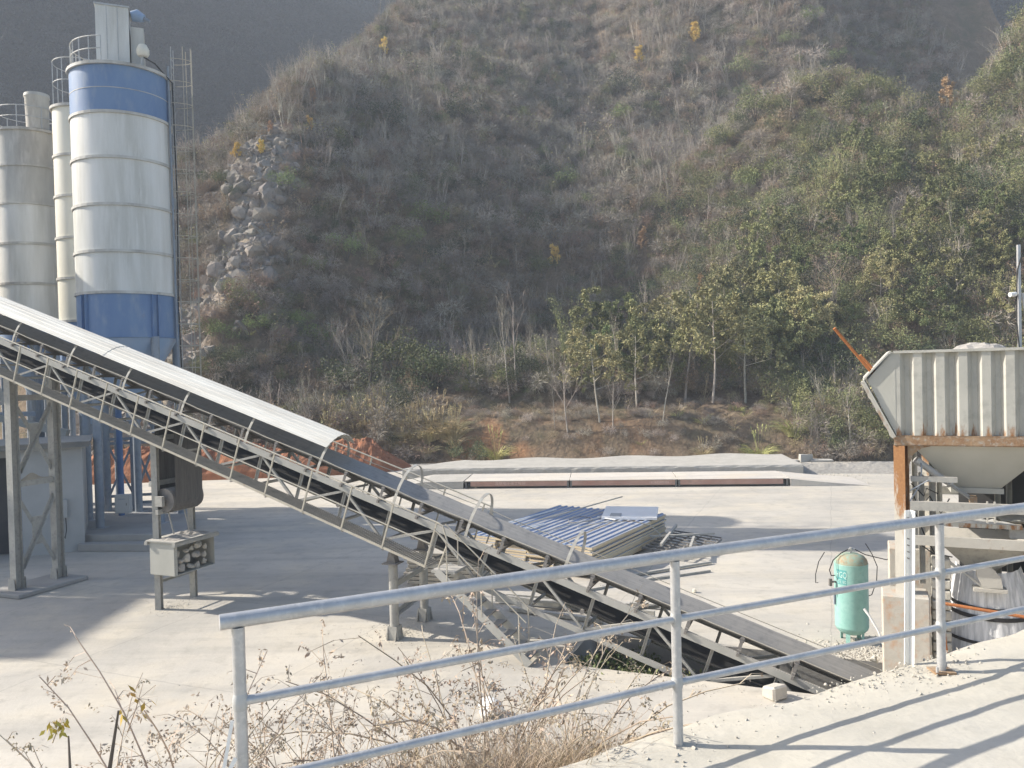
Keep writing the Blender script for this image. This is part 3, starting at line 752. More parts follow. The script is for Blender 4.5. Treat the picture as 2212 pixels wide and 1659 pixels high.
SB = [(.22, 1.40, .44, .26, .24, 'flat bottom stone'), (.62, 1.38, .26, .24, .25, ''), (.88, 1.38, .28, .22, .24, ''), (1.17, 1.40, .24, .2, .26, ''), (.20, 1.60, .24, .2, .16, ''), (.46, 1.63, .34, .24, .26, ''), (.84, 1.67, .34, .26, .28, ''), (1.16, 1.64, .22, .2, .22, ''), (.15, 1.82, .3, .2, .2, ''), (.44, 1.84, .2, .18, .16, ''), (.66, 1.88, .18, .16, .14, ''), (.92, 1.93, .34, .24, .24, ''), (1.2, 1.86, .2, .18, .2, '')]
for i, (y, z, w, d, h, _) in enumerate(SB):
    o = bpy.data.objects.new('stone', ROCKS[i % 5]); COL.objects.link(o); p = kf(bx0 + .16, y, z - .20)
    o.matrix_world = Matrix.LocRotScale(p, Matrix.Rotation(i * 1.3, 3, 'X').to_quaternion() @ Matrix.Rotation(-.39, 3, 'Z').to_quaternion(), Vector((d * 1.1, w * 1.1, h * 1.15)))
    NM = ['leftmost stone of the bottom row', 'second stone of the bottom row', 'third stone of the bottom row', 'rightmost stone of the bottom row', 'leftmost stone of the second row', 'large second stone of the second row', 'large third stone of the second row', 'rightmost stone of the second row', 'upper stone at the left side', 'small stone above the second row left of the middle', 'smallest stone in the middle of the top', 'large topmost stone', 'uppermost stone at the right side'][i]
    tag(o, NM + ' in the counterweight box', 'stone', 'stones in the counterweight box')

# ------------------------------------------------------------------ cement silos
def ring(cx, cy, z, r, h=.11, w=.06, n=40):
    return MB().lathe((cx, cy, z), [(r, -h / 2), (r + w, -h / 2), (r + w, h / 2), (r, h / 2)], n)
def silo(label, cx, cy, R, zs, mats, zcone, roofdome=.25, legs=True):
    t = thing('cement_silo', label, 'silo', (cx, cy, 0))
    for i in range(len(zs) - 1):
        MB().lathe((cx, cy, 0), [(R, zs[i]), (R, zs[i + 1])], 56).build('shell_course', mats[i], t, smooth=True)
        if i: ring(cx, cy, zs[i], R).build('flange_ring', 'silo_dirty', t)
    ring(cx, cy, zs[-1] - .06, R, .12, .10).build('top_rim', 'silo_dirty', t)
    MB().lathe((cx, cy, 0), [(.01, zs[-1] + roofdome), (R, zs[-1])], 40).build('roof', 'silo_dirty', t, smooth=True)
    ring(cx, cy, zs[0], R, .05, .04).build('flange_ring', mats[0], t)
    MB().lathe((cx, cy, 0), [(R - .02, zs[0] - .03), (.22, zcone)], 48).build('cone', 'light_blue_paint', t, smooth=True)
    MB().tube([(cx, cy, zcone), (cx, cy, zcone - .5)], .22, 16).build('outlet_pipe', 'column_paint', t, smooth=True)
    return t
def guard(t, cx, cy, r, z, a0, a1, n, h=1.05, m='galvanised_dull'):
    for k in range(n + 1):
        a = a0 + (a1 - a0) * k / n; MB().tube([(cx + r * math.cos(a), cy + r * math.sin(a), z), (cx + r * math.cos(a), cy + r * math.sin(a), z + h)], .024, 6).build('guard_post', m, t)
    for zz in (h, h * .52): MB().tube([(cx + r * math.cos(a), cy + r * math.sin(a), z + zz) for a in np.linspace(a0, a1, 28)], .022, 6).build('guard_rail', m, t)
ZB = [8.35, 10.18, 11.87, 13.77, 15.69, 17.52, 19.55]
SBX, SBY, SBR = -16.5, 34.6, 1.96
sb = silo('large white silo with blue top band and blue skirt, nearest of the three', SBX, SBY, SBR, ZB, ['silo_blue', 'silo_white', 'silo_white', 'silo_white', 'silo_white', 'silo_blue'], 5.3)
ring(SBX, SBY, 18.5, SBR, .03, .012).build('weld_seam', 'silo_dirty', sb)
for a in (-2.05, -.59, .66, 1.92, 3.18):
    ca, sa = math.cos(a), math.sin(a); p = Vector((SBX + (SBR + .05) * ca, SBY + (SBR + .05) * sa, 0)); tv = Vector((-sa, ca, 0)); nv = Vector((ca, sa, 0))
    m = MB()
    for q in (-.13, .13): m.bar(p + tv * q + Vector((0, 0, ZB[0])), p + tv * q + Vector((0, 0, ZB[1] - .06)), .02, .12, up=nv)
    m.build('skirt_stiffener', 'silo_blue', sb)
for a in (-1.85, -.59, .66, 1.92, 3.18):
    r = SBR - .02; p = Vector((SBX + r * math.cos(a), SBY + r * math.sin(a), 0))
    MB().tube([p + Vector((0, 0, .55)), p + Vector((0, 0, ZB[0] + .02))], .165, 16).build('column', 'column_paint', sb, smooth=True)
    MB().box((p.x - .28, p.y - .28, .53), (p.x + .28, p.y + .28, .56)).build('base_plate', 'column_paint', sb)
# fan and dust filter house on the roof
ftop = 19.55
fp = Vector((SBX + .35, SBY - .35, ftop))
m = MB(); d1, d2 = Vector((.93, .37, 0)), Vector((-.37, .93, 0))
def fb(x, y, z): return fp + d1 * x + d2 * y + Vector((0, 0, z))
MB(fb).box((-1.0, -.55, .35), (.25, .75, 2.62)).build('filter_housing', 'silo_white', sb)
MB(fb).box((-1.04, -.59, 2.62), (.29, .79, 2.69)).build('filter_lid', 'galvanised_dull', sb)
for x in (-.58, -.17): MB(fb).box((x - .012, -.565, .4), (x + .012, -.552, 2.58)).build('panel_seam', 'galvanised_dull', sb)
for x, y in ((-.95, -.5), (.2, -.5), (.2, .7), (-.95, .7)): MB(fb).box((x - .03, y - .03, -.05), (x + .03, y + .03, .35)).build('support_foot', 'galvanised_dull', sb)
MB(fb).box((.3, -.3, .1), (.8, .6, 1.95)).build('side_housing', 'silo_dirty', sb)
MB(fb).tube([(.32, .1, 2.55), (.55, .1, 2.62), (.82, .05, 2.5)], [.2, .26, .16], 14).build('fan', 'light_blue_paint', sb, smooth=True)
MB(fb).tube([(.82, .05, 2.5), (1.05, 0, 2.38)], [.09, .07], 10).build('fan_motor', 'column_paint', sb, smooth=True)
guard(sb, SBX, SBY, SBR - .08, 19.55, 2.6, 2 * math.pi - 1.5, 8)
MB().tube([(SBX + 1.35, SBY - .95, 19.5), (SBX + 1.42, SBY - 1.0, 20.05)], .05, 8).build('valve_pipe', 'galvanised_dull', sb)
MB().lathe((SBX + 1.45, SBY - 1.0, 20.05), [(.0, .5), (.16, .46), (.25, .28), (.25, .1), (.2, 0), (.0, -.01)], 14).build('safety_valve', 'silo_cream', sb, smooth=True)
# caged ladder on the right side of the big silo
la = .18; lp = Vector((SBX + (SBR + .16) * math.cos(la), SBY + (SBR + .16) * math.sin(la), 0)); ln_ = Vector((math.cos(la), math.sin(la), 0)); lt = Vector((-math.sin(la), math.cos(la), 0))
lad = thing('caged_ladder', 'long thin steel cage ladder up the right side of the large silo', 'ladder', lp)
def lf(x, y, z): return lp + ln_ * x + lt * y + Vector((0, 0, z))
for y in (-.23, .23): MB(lf).bar((0, y, 1.2), (0, y, 20.9), .05, .03, up=(1, 0, 0)).build('stile', 'galvanised_dull', lad)
rg0 = MB(lf).tube([(0, -.22, 0), (0, .22, 0)], .014, 5).build('rung', 'galvanised_dull', lad); rg0.location.z = 1.5
for k in range(1, 62): share(rg0, lad, Matrix.Translation((0, 0, 1.5 + k * .31)))
hz = [4.2 + k * .95 for k in range(18)]
def cage(z): return [(.0 + .80 * math.sin(a) * 1.0, .40 * math.cos(a), z) for a in np.linspace(0, math.pi, 15)]
cg0 = None
for z in hz:
    if cg0 is None: cg0 = MB(lf).tube([(x, y, 0) for x, y, _ in cage(0)], .017, 5).build('cage_hoop', 'rail_paint', lad); cg0.location.z = z
    else: share(cg0, lad, Matrix.Translation((0, 0, z)))
for k in (3, 6, 8, 11):
    a = math.pi * k / 14; MB(lf).tube([(.80 * math.sin(a), .40 * math.cos(a), 4.2), (.80 * math.sin(a) + .02, .40 * math.cos(a), 12.), (.80 * math.sin(a), .40 * math.cos(a), 20.9)], .015, 5).build('cage_bar', 'rail_paint', lad)
for z in (6.5, 9.2, 10.4, 12.4, 14.2, 16.1, 18.1): MB(lf).bar((-.15, .0, z), (.0, .0, z), .05, .46, up=(0, 0, 1)).build('wall_bracket', 'galvanised_dull', lad)
MB(lf).tube([(-.08, -.34, .8), (-.07, -.34, 10.), (-.1, -.36, 20.0)], .05, 8).build('filling_pipe', 'column_paint', lad)
tag(MB().tube([(SBX + 1.3, SBY - 1.1, 20.1), (SBX + 1.75, SBY - .6, 19.9), lf(.05, -.35, 19.3), lf(.1, -.3, 14.2), lf(.02, -.34, 10), lf(.09, -.3, 5)], .025, 6).build('hanging_cable', 'rubber_dark'), 'dark cable hanging down beside the caged ladder', 'cable')
# thin silo behind, left silo at the frame edge
Z2 = [6.4, 7.5, 9.4, 11.4, 13.3, 15.25, 17.15, 19.5]
s2 = silo('thin cream coloured silo squeezed between the other two', -20.35, 38.6, 1.22, Z2, ['silo_blue', 'silo_blue', 'silo_cream', 'silo_cream', 'silo_cream', 'silo_cream', 'silo_cream'], 4.5)
guard(s2, -20.35, 38.6, 1.15, 19.55, math.pi * .5, math.pi * 1.9, 6, 2.1)
for a in (-2.4, -.8, .8, 2.4): MB().tube([(-20.35 + 1.15 * math.cos(a), 38.6 + 1.15 * math.sin(a), .55), (-20.35 + 1.15 * math.cos(a), 38.6 + 1.15 * math.sin(a), 7.0)], .14, 12).build('column', 'column_paint', s2, smooth=True)
Z3 = [8.0, 9.45, 11.4, 13.35, 15.3, 17.15, 18.95]
s3 = silo('dirty white silo at the left edge, dark stained near its top', -23.95, 40.5, 1.62, Z3, ['silo_blue', 'silo_white', 'silo_white', 'silo_white', 'silo_dirty', 'silo_dirty'], 5.6)
guard(s3, -23.95, 40.5, 1.55, 19.0, 0, 2 * math.pi, 9)
MB().lathe((-23.2, 39.9, 19.05), [(.5, 0), (.54, 1.55), (.58, 1.6), (.56, 1.75), (.2, 1.85), (0, 1.86)], 20).build('roof_filter', 'silo_dirty', s3, smooth=True)
for a in (-2.4, -.8, .8, 2.4): MB().tube([(-23.95 + 1.5 * math.cos(a), 40.5 + 1.5 * math.sin(a), .55), (-23.95 + 1.5 * math.cos(a), 40.5 + 1.5 * math.sin(a), 8.4)], .15, 12).build('column', 'column_paint', s3, smooth=True)
# bracing between the columns of the silos and the mixing tower legs
fr = thing('silo_support_frame', 'braced blue grey steel frame standing on the plinth under the silos', 'steel frame', (-17.2, 36.8, .55))
def bays(pts, z0, z1):
    for (xa, ya), (xb, yb) in zip(pts, pts[1:]):
        A = lambda z: Vector((xa, ya, z)); B = lambda z: Vector((xb, yb, z))
        MB().angle(A(z0), B(z1), .10, .01).build('cross_brace', 'column_paint', fr); MB().angle(A(z1) + Vector((0, .05, 0)), B(z0) + Vector((0, .05, 0)), .10, .01).build('cross_brace', 'column_paint', fr)
        for z in (z0 - .1, z0 + .25, z1 + .1): MB().bar(A(z), B(z), .10, .12).build('cross_beam', 'column_paint', fr)
PT = [(-18.8, 36.9), (-17.75, 37.3), (-16.75, 37.4)]
for i, (x, y) in enumerate(PT):
    MB().tube([(x, y, .55), (x, y, 8.2 if x < -14 else 5.5)], .15, 14).build('column', 'column_paint', fr, smooth=True)
MB().tube([(-17.55, 35.6, .55), (-17.55, 35.6, 7.6)], .13, 14).build('water_pipe', 'column_blue', fr, smooth=True)
bays(PT, .95, 3.55); bays(PT, 3.95, 5.8)
tag(MB().prism([(-22, 31.6), (-12.8, 31.0), (-15.6, 38.6), (-24, 40)], 0, .55, axis=2).build('plinth', 'plinth_concrete', bevel=.02), 'wide grey concrete plinth under the silo columns', 'plinth')
tag(MB().prism([(-16.9, 30.75), (-13.0, 30.4), (-12.95, 30.95), (-16.9, 31.2)], 0, .3, axis=2).build('plinth_step', 'plinth_concrete', bevel=.02), 'low concrete step in front of the silo plinth', 'step')
# pump house
ht = thing('pump_house', 'grey plastered hut with a flat dusty roof and a blue door jamb at the left', 'hut', (-19, 31, 0))
hx0, hx1, hy0, hy1, hh = -20.4, -16.75, 31.0, 34.0, 4.05
def hf(x, y, z): return Vector((hx1, hy0, 0)) + Vector((.90, .436, 0)) * x + Vector((-.436, .90, 0)) * y + Vector((0, 0, z))
W = 2.05
MB(hf).box((-W, 0, 0), (0, .2, hh)).build('wall', 'plaster', ht); MB(hf).box((-7.5, .9, 0), (-W, 1.1, hh)).build('wall', 'plaster', ht)
MB(hf).box((-.2, .2, 0), (0, 3.2, hh)).build('wall', 'plaster', ht); MB(hf).box((-W, .2, 0), (-W + .2, .9, hh)).build('wall', 'plaster', ht)
MB(hf).box((-7.5, 3.0, 0), (-.2, 3.2, hh)).build('wall', 'plaster', ht)
MB(hf).box((-W - .30, .6, .02), (-W - .02, .85, 3.9)).build('door_jamb', 'door_blue', ht)
MB(hf).box((-5.2, .86, .02), (-W - .32, .895, 3.7)).build('door', 'interior_dark', ht)  # dark sheet standing in for the shade inside the open doorway
MB(hf).box((-7.8, -.35, hh), (.25, 3.4, hh + .16)).build('roof', 'dark_roof', ht)
MB(hf).box((-7.85, -.4, hh + .163), (.3, 3.45, hh + .22)).build('roof_edge', 'dark_roof', ht)
tag(MB(hf).box((-.95, -.16, 1.35), (-.55, -.003, 2.05)).build('switch_box', 'plaster', bevel=.01), 'small pale switch box on the hut wall', 'electrical box')
tag(MB().tube([hf(-.62, -.08, 1.34), hf(-.6, -.12, .9), hf(-.66, -.1, .55), hf(-.75, -.08, .8), hf(-.72, -.06, 1.34)], .018, 6).build('loose_cable', 'rubber_dark'), 'dark loop of cable hanging below the switch box', 'cable')
bxp = at_y(271, 870 + 0, 30.5)
bxo = thing('control_cabinet', 'pale grey control cabinet mounted on the silo column', 'electrical box', (-15.85, 32.3, 1.2))
MB().box((-16.15, 32.2, 1.2), (-15.55, 32.45, 1.95)).build('housing', 'plaster', bxo, bevel=.01); MB().box((-16.1, 32.18, 1.25), (-15.6, 32.198, 1.9)).build('door', 'plaster', bxo)
MB().box((-15.68, 32.165, 1.52), (-15.65, 32.178, 1.62)).build('handle', 'idler_steel', bxo)
MB().box((-16.0, 32.174, 1.76), (-15.72, 32.179, 1.80)).build('label_strip', 'column_paint', bxo)
# mixing station members seen between the trestle legs
mx = thing('mixing_tower', 'grey steel mixing tower legs and chute behind the tall trestle at the far left', 'steel tower', (-24, 36, 0))
for x, y in ((-26.5, 35.2), (-23.3, 34.8), (-26.2, 38.2), (-22.4, 37.6), (-20.9, 35.4)): MB().hsec((x, y, 0), (x, y, 9.0), .3, .015).build('leg', 'column_paint', mx)
for z in (5.2, 8.8): MB().bar((-26.5, 35.2, z), (-20.9, 35.1, z), .14, .2).build('cross_beam', 'column_paint', mx)
MB().bar((-26.5, 35.0, 6.1), (-19.5, 35.0, 4.3), .3, .3).build('screw_conveyor', 'grey_paint', mx)
m = MB(); m.add([(-25.6, 34.9, 8.2), (-24.2, 34.9, 8.2), (-24.2, 36.3, 8.2), (-25.6, 36.3, 8.2), (-23.3, 35.2, 5.6), (-22.6, 35.2, 5.6), (-22.6, 36.0, 5.6), (-23.3, 36.0, 5.6)], [(0, 1, 5, 4), (1, 2, 6, 5), (2, 3, 7, 6), (3, 0, 4, 7)]); m.build('chute', 'rusty_paint', mx)

# ------------------------------------------------------------------ weighbridge and concrete behind it
wa = at_z(1003, 1056); wb = at_z(1705, 1050)
wa = Vector((wa.x, wa.y, 0)); wb = Vector((wb.x, wb.y, 0)); wd = (wb - wa).normalized(); wn_ = Vector((-wd.y, wd.x, 0)); WL = (wb - wa).length
def wf(x, y, z): return wa + wd * x + wn_ * y + Vector((0, 0, z))
wbr = thing('weighbridge', 'long low truck weighbridge with dusty deck and faded red side beams', 'weighbridge', wf(WL / 2, 1.5, 0))
L3 = WL / 3
for k in range(3):
    MB(wf).box((k * L3 + .02, 0, .40), ((k + 1) * L3 - .02, 3.1, .43)).build('deck_plate', 'pale_slab', wbr)
    MB(wf).box((k * L3 + (.35 if k == 0 else .14), .04, .12), ((k + 1) * L3 - (.14 if k < 2 else .3), .12, .395)).build('side_beam', 'weigh_red', wbr)
    MB(wf).box((k * L3 + .1, 2.98, .12), ((k + 1) * L3 - .1, 3.06, .395)).build('side_beam', 'weigh_red', wbr)
    for x in (k * L3 + .04, (k + 1) * L3 - .14): MB(wf).box((x, .06, .02), (x + .1, .3, .395)).build('load_cell', 'idler_steel', wbr)
MB(wf).box((0, .5, 0), (WL, 2.6, .1)).build('foundation', 'concrete', wbr)
def text_mesh(name, txt, size, m, place, parent, ext=.004):
    cu = bpy.data.curves.new(name, 'FONT'); cu.body = txt; cu.size = size; cu.extrude = ext; cu.align_x = 'CENTER'; cu.align_y = 'CENTER'; cu.resolution_u = 3
    tmp = bpy.data.objects.new(name, cu); COL.objects.link(tmp)
    dg_ = bpy.context.evaluated_depsgraph_get(); me = bpy.data.meshes.new_from_object(tmp.evaluated_get(dg_)); bpy.data.objects.remove(tmp); bpy.data.curves.remove(cu)
    iv = INV[parent.name]
    for v in me.vertices: v.co = iv @ place(v.co.x, v.co.y, v.co.z)
    me.materials.clear(); me.materials.append(MATS[m]); me.name = name
    o = bpy.data.objects.new(name, me); COL.objects.link(o); o.parent = parent; return o
text_mesh('lettering', '良信电子衡工程部', .215, 'weigh_text', lambda x, y, z: wf(2.6 + x, .036 - z, .265 + y), wbr)
text_mesh('lettering', '18087500001', .20, 'weigh_text', lambda x, y, z: wf(L3 + 4.9 + x, .036 - z, .26 + y), wbr)
# approach ramps
m = MB(wf); m.prism([(0, -2.0), (0, 0), (0, 0)][:0] or [(-4.6, .0), (-.06, .0), (-.06, .42), (-2.4, .40)], -.05, 3.2, axis=1)
tag(m.build('approach_ramp', 'concrete'), 'grey concrete approach ramp at the left end of the weighbridge', 'ramp')
m = MB(wf); m.prism([(WL + .06, 0), (WL + 4.2, 0), (WL + 1.9, .2), (WL + .06, .40)], -.05, 3.2, axis=1)
tag(m.build('approach_ramp', 'pale_slab'), 'pale concrete approach ramp at the right end of the weighbridge', 'ramp')
# raised slab behind, with broken front edge
e0 = at_z(1000, 1030); e1 = at_z(1705, 1025)
lz = .62; V = []; F = []; n = 60
m = MB()
for k in range(n + 1):
    x = -4.6 + (WL + 1.8 + 4.6) * k / n; j = .02 * random.uniform(-1, 1); dz = .05 * random.uniform(-1, 1)
    yb = 8.4 + .6 * math.sin(k * .4) + (2.0 * (k / n))
    if k < 8: yb = 4.4 + (yb - 4.4) * k / 8
    V += [(x, 4.3 + j, .0), (x, 4.3 + j * .7, .25), (x, 4.3 - j, .50 + dz), (x, 4.36, lz), (x, yb, lz + .03), (x, yb + .1, 0)]
for k in range(n):
    for q in range(5): F.append((6 * k + q, 6 * (k + 1) + q, 6 * (k + 1) + q + 1, 6 * k + q + 1))
F += [(0, 1, 2, 3, 4, 5), tuple(6 * n + q for q in (5, 4, 3, 2, 1, 0))]
m.add([wf(*v) for v in V], F)
tag(m.build('raised_slab', 'concrete'), 'raised concrete slab with broken front edge behind the weighbridge', 'concrete slab')
# gravel mounds and red soil
def mound(name, path, w, h, mt, label, cat, seed, kind=None, n=60, mrow=14, fz=3.0):
    P = [Vector((*p, 0)) for p in path]; seg = [(P[i + 1] - P[i]).length for i in range(len(P) - 1)]; tot = sum(seg)
    V = []; F = []
    for i in range(n + 1):
        d = tot * i / n; k = 0
        while k < len(seg) - 1 and d > seg[k]: d -= seg[k]; k += 1
        c = P[k].lerp(P[k + 1], min(1, d / seg[k])); tv = (P[k + 1] - P[k]).normalized(); nv = Vector((-tv.y, tv.x, 0))
        e = min(1, math.sin(math.pi * i / n) * 3.0)
        for j in range(mrow + 1):
            q = 2 * j / mrow - 1; p = c + nv * (w * q * (.6 + .4 * e))
            a = np.array([p.x * 1.0]); b_ = np.array([p.y * 1.0])
            z = h * e * max(0, 1 - q * q) ** .8 * (1 + .35 * float(fbm(a / 1.8, b_ / 1.8, seed, 3)[0])) + max(0, 1 - q * q) * e * .35 * h / 2 * float(fbm(a * fz, b_ * fz, seed + 9, 3)[0])
            V.append((p.x, p.y, z - .02 if abs(q) > .99 or i in (0, n) else max(z, -.01)))
    w_ = mrow + 1
    for i in range(n):
        for j in range(mrow): F.append((i * w_ + j, i * w_ + j + 1, (i + 1) * w_ + j + 1, (i + 1) * w_ + j))
    return tag(MB().add(V, F).build(name, mt, smooth=False), label, cat, kind=kind)
mound('soil_heap', [(-30, 53.0), (-21, 54.0), (-13, 54.8), (-7.2, 56.5)], 2.9, 1.75, 'red_soil', 'long low heap of raw red soil at the foot of the hill', 'soil heap', 3, n=170, mrow=22)
q = at_z(1770, 1010); mound('gravel_heap', [(13.8, 49.6), (17, 49.2), (21, 48.5), (25, 47.2)], 1.6, .42, 'rubble', 'flat pale gravel heap right of the weighbridge', 'gravel heap', 5, n=70)
# concrete debris at the far slab edge
p = at_z(1722, 1003)
for i, (dx, dy, sx, sy, sz, rz, lb) in enumerate(((0, 0, .9, .4, .5, .2, 'squarish concrete block lying on the gravel heap'), (-.9, .1, 1.3, .8, .14, .5, 'thin broken concrete slab left of the block on the gravel'), (1.0, -.1, 1.4, .7, .16, -.3, 'broken concrete slab right of the block on the gravel'))):
    m = MB(); m.hexa([(-sx / 2, -sy / 2, 0), (sx / 2, -sy / 2 + .05, 0), (sx / 2 - .1, sy / 2, 0), (-sx / 2 + .06, sy / 2, 0), (-sx / 2, -sy / 2, sz), (sx / 2 - .05, -sy / 2, sz), (sx / 2 - .1, sy / 2, sz * .9), (-sx / 2 + .1, sy / 2, sz)])
    m.v = [tuple(Vector((p.x + dx, p.y + dy - 1.5, .33)) + Matrix.Rotation(rz, 3, 'Z') @ Vector(v)) for v in m.v]
    tag(m.build('concrete_block', 'concrete', bevel=.02), lb, 'rubble')
# loose pebbles
def loose(name, spots, sizes, label, cat='stone', mt='stone_block', group=None):
    for i, ((x, y, z), s) in enumerate(zip(spots, sizes)):
        me = ROCKS[i % 5]; o = bpy.data.objects.new(name, me); COL.objects.link(o)
        o.matrix_world = Matrix.LocRotScale((x, y, z + s * .3), Matrix.Rotation(i * 2.1, 3, 'Z').to_quaternion(), Vector((s, s * .85, s * .75))); tag(o, label[i], cat, group)
sp = [at_z(1674, 1508), at_z(1062, 1490), at_z(2776 * .54, 2370 * .54), at_z(1890, 1435), at_z(1060, 1120)]
sp = [Vector((v.x, v.y, 0)) for v in sp]
bk = sp.pop(0); m = MB(); m.box((-.2, -.17, 0), (.2, .17, .3)); m.v = [tuple(bk + Matrix.Rotation(.5, 3, 'Z') @ Vector((x * (1 - .3 * z * (x > 0)), y, z * (1 - .25 * (y > 0))))) for x, y, z in m.v]
tag(m.build('stone_block', 'stone_block', bevel=.04), 'pale squared stone alone on the concrete near the platform edge', 'stone')
loose('rock', sp, [.30, .2, .3, .22], ['grey rock lying on the concrete behind the dry weeds', 'small pale stone on the concrete right of the middle railing post', 'pale stone beside the pit wall near the belt end', 'small stone on the yard beside the conveyor'])
bagp = at_z(1056, 1545); bagp.z = 0
m = MB(); m.lathe((bagp.x, bagp.y, 0), [(.0, 0), (.27, .02), (.36, .14), (.34, .30), (.22, .44), (.08, .50), (0, .51)], 14)
m.v = [(bagp.x + (x - bagp.x) * .68, bagp.y + (y - bagp.y) * .68, z * .68) for x, y, z in m.v]; m.v = [(x + .06 * math.sin(9 * z + 5 * y), y + .05 * math.sin(8 * x + 4 * z), z + .03 * math.sin(11 * x)) for x, y, z in m.v]
tag(m.build('plastic_bag', 'white_paint', smooth=True), 'crumpled white plastic bag on the ground behind the weeds', 'bag')

# ------------------------------------------------------------------ stack of sandwich panels
SA, SB_, SC_ = Vector((2.33, 24.77, 0)), Vector((5.66, 30.08, 0)), Vector((1.38, 32.29, 0))
su = (SB_ - SA).normalized(); sv = Vector((-su.y, su.x, 0)); SL = (SB_ - SA).length; SW = 4.7
def sf(x, y, z): return SA + su * x + sv * y + Vector((0, 0, z))
PW = 1.15
lay = 0
def corrug(x0, x1, y0, y1, z, th, ribs, m):
    ys = [y0]; zs = [z + th]
    step = (y1 - y0) / ribs
    for k in range(ribs):
        c = y0 + step * (k + .5)
        for dy, dz in ((-.055, 0), (-.03, .042), (.03, .042), (.055, 0)): ys.append(c + dy); zs.append(z + th + dz)
    ys.append(y1); zs.append(z + th)
    poly = list(zip(ys, zs)) + [(y1, z + th - .006), (y0, z + th - .006)]
    return m.prism(poly, x0, x1, axis=0)
sidx = 0
NL = 11
for li in range(NL):
    z = .12 + li * .082
    for c in range(4):
        rx = random.uniform(-.12, .12) if li < NL - 1 else random.uniform(-.04, .04); ry = random.uniform(-.02, .02)
        y0 = c * (PW + .015) + ry + (0.04 if c else random.uniform(-.05, .07)); y1 = y0 + PW - .02
        if li < NL - 1 and c not in (0, 3): 
            pass
        ORD = ['topmost', 'second', 'third', 'fourth', 'fifth', 'sixth', 'seventh', 'eighth', 'ninth', 'tenth', 'lowest'][NL - 1 - li]; CNM = ['front', 'second', 'third', 'back'][c]
        lb = f'{ORD} foam sandwich panel in the {CNM} column of the blue topped stack' 
        t = thing('sandwich_panel', lb, 'panel', sf(SL / 2, (y0 + y1) / 2, z), 'panels in the big stack')
        MB(sf).box((rx, y0, z), (SL + rx, y1, z + .066)).build('foam_core', 'panel_foam', t)
        if li == NL - 1: corrug(rx, SL + rx, y0, y1, z + .066, .012, 4, MB(sf)).build('top_sheet', 'panel_blue', t)
        else: MB(sf).box((rx, y0, z + .0665), (SL + rx, y1, z + .074)).build('top_sheet', 'panel_blue', t)
zt = .12 + NL * .082 + .045
for i, x in enumerate((.6, 3.1, 5.6)): tag(MB(sf).box((x, .05, 0), (x + .12, SW - .1, .118)).build('timber_bearer', 'old_timber'), ('near', 'middle', 'far')[i] + ' timber bearer under the big panel stack', 'timber', 'bearers under the panel stack')
wp = thing('insulation_board', 'white insulation board lying askew on the right end of the panel stack', 'panel', sf(5.6, .9, zt))
wr = .35
def wpf(x, y, z): c_, s_ = math.cos(wr), math.sin(wr); return sf(5.35 + x * c_ - y * s_, .75 + x * s_ + y * c_, zt + z + .03 * x)
MB(wpf).box((-.8, -.75, .02), (1.15, 1.25, .10)).build('foam_core', 'white_panel', wp); MB(wpf).box((-.8, -.75, .1005), (1.15, 1.25, .108)).build('face_sheet', 'white_panel', wp)
tag(MB(wpf).box((-.72, .55, .112), (-.25, .95, .14)).build('grey_tile', 'column_paint', bevel=.006), 'small dark grey square plate lying on the white panel', 'plate')
for i, (a, b_, r, mt, lb) in enumerate((((.4, 3.8, .03), (6.6, 1.9, .45), .024, 'rail_paint', 'long pale pipe lying across the blue panels and sticking up at the back'),
        ((.2, 2.6, .03), (5.2, 1.5, .06), .022, 'galvanised_dull', 'thin bar lying lengthwise on the blue panels'),
        ((1.3, 4.3, .05), (5.0, 4.0, .05), .03, 'white_paint', 'white tube lying along the back of the panel stack'),
        ((.2, 3.3, .04), (2.3, 3.0, .05), .028, 'white_paint', 'short white tube lying on the left side of the panels'))):
    tag(MB(sf).tube([(a[0], a[1], zt + a[2]), (b_[0], b_[1], zt + b_[2])], r, 8).build('metal_pipe', mt), lb, 'pipe')
tag(MB(sf).tube([(3.6 + .55 * math.cos(a), 2.2 + .42 * math.sin(a), zt + .03 + .02 * math.sin(2 * a)) for a in np.linspace(0, 6.2, 30)] , .015, 6).build('steel_hoop', 'idler_steel'), 'loose bent steel hoop lying on the blue panels', 'hoop')
tag(MB(sf).tube([(2.2, 1.6, zt + .05), (3.2, 1.1, zt + .1), (4.0, .35, zt + .06), (4.35, -.2, zt - .1), (4.55, -.55, .55), (4.62, -.7, .12)], .020, 7).build('bent_bar', 'rusty_paint'), 'long bent bar hanging over the front side of the panel stack', 'bar')
tag(MB(sf).bar((4.4, 1.9, zt + .03), (4.0, 1.0, zt + .06), .06, .03).build('white_batten', 'white_paint'), 'short white batten standing out on top of the panels', 'batten')
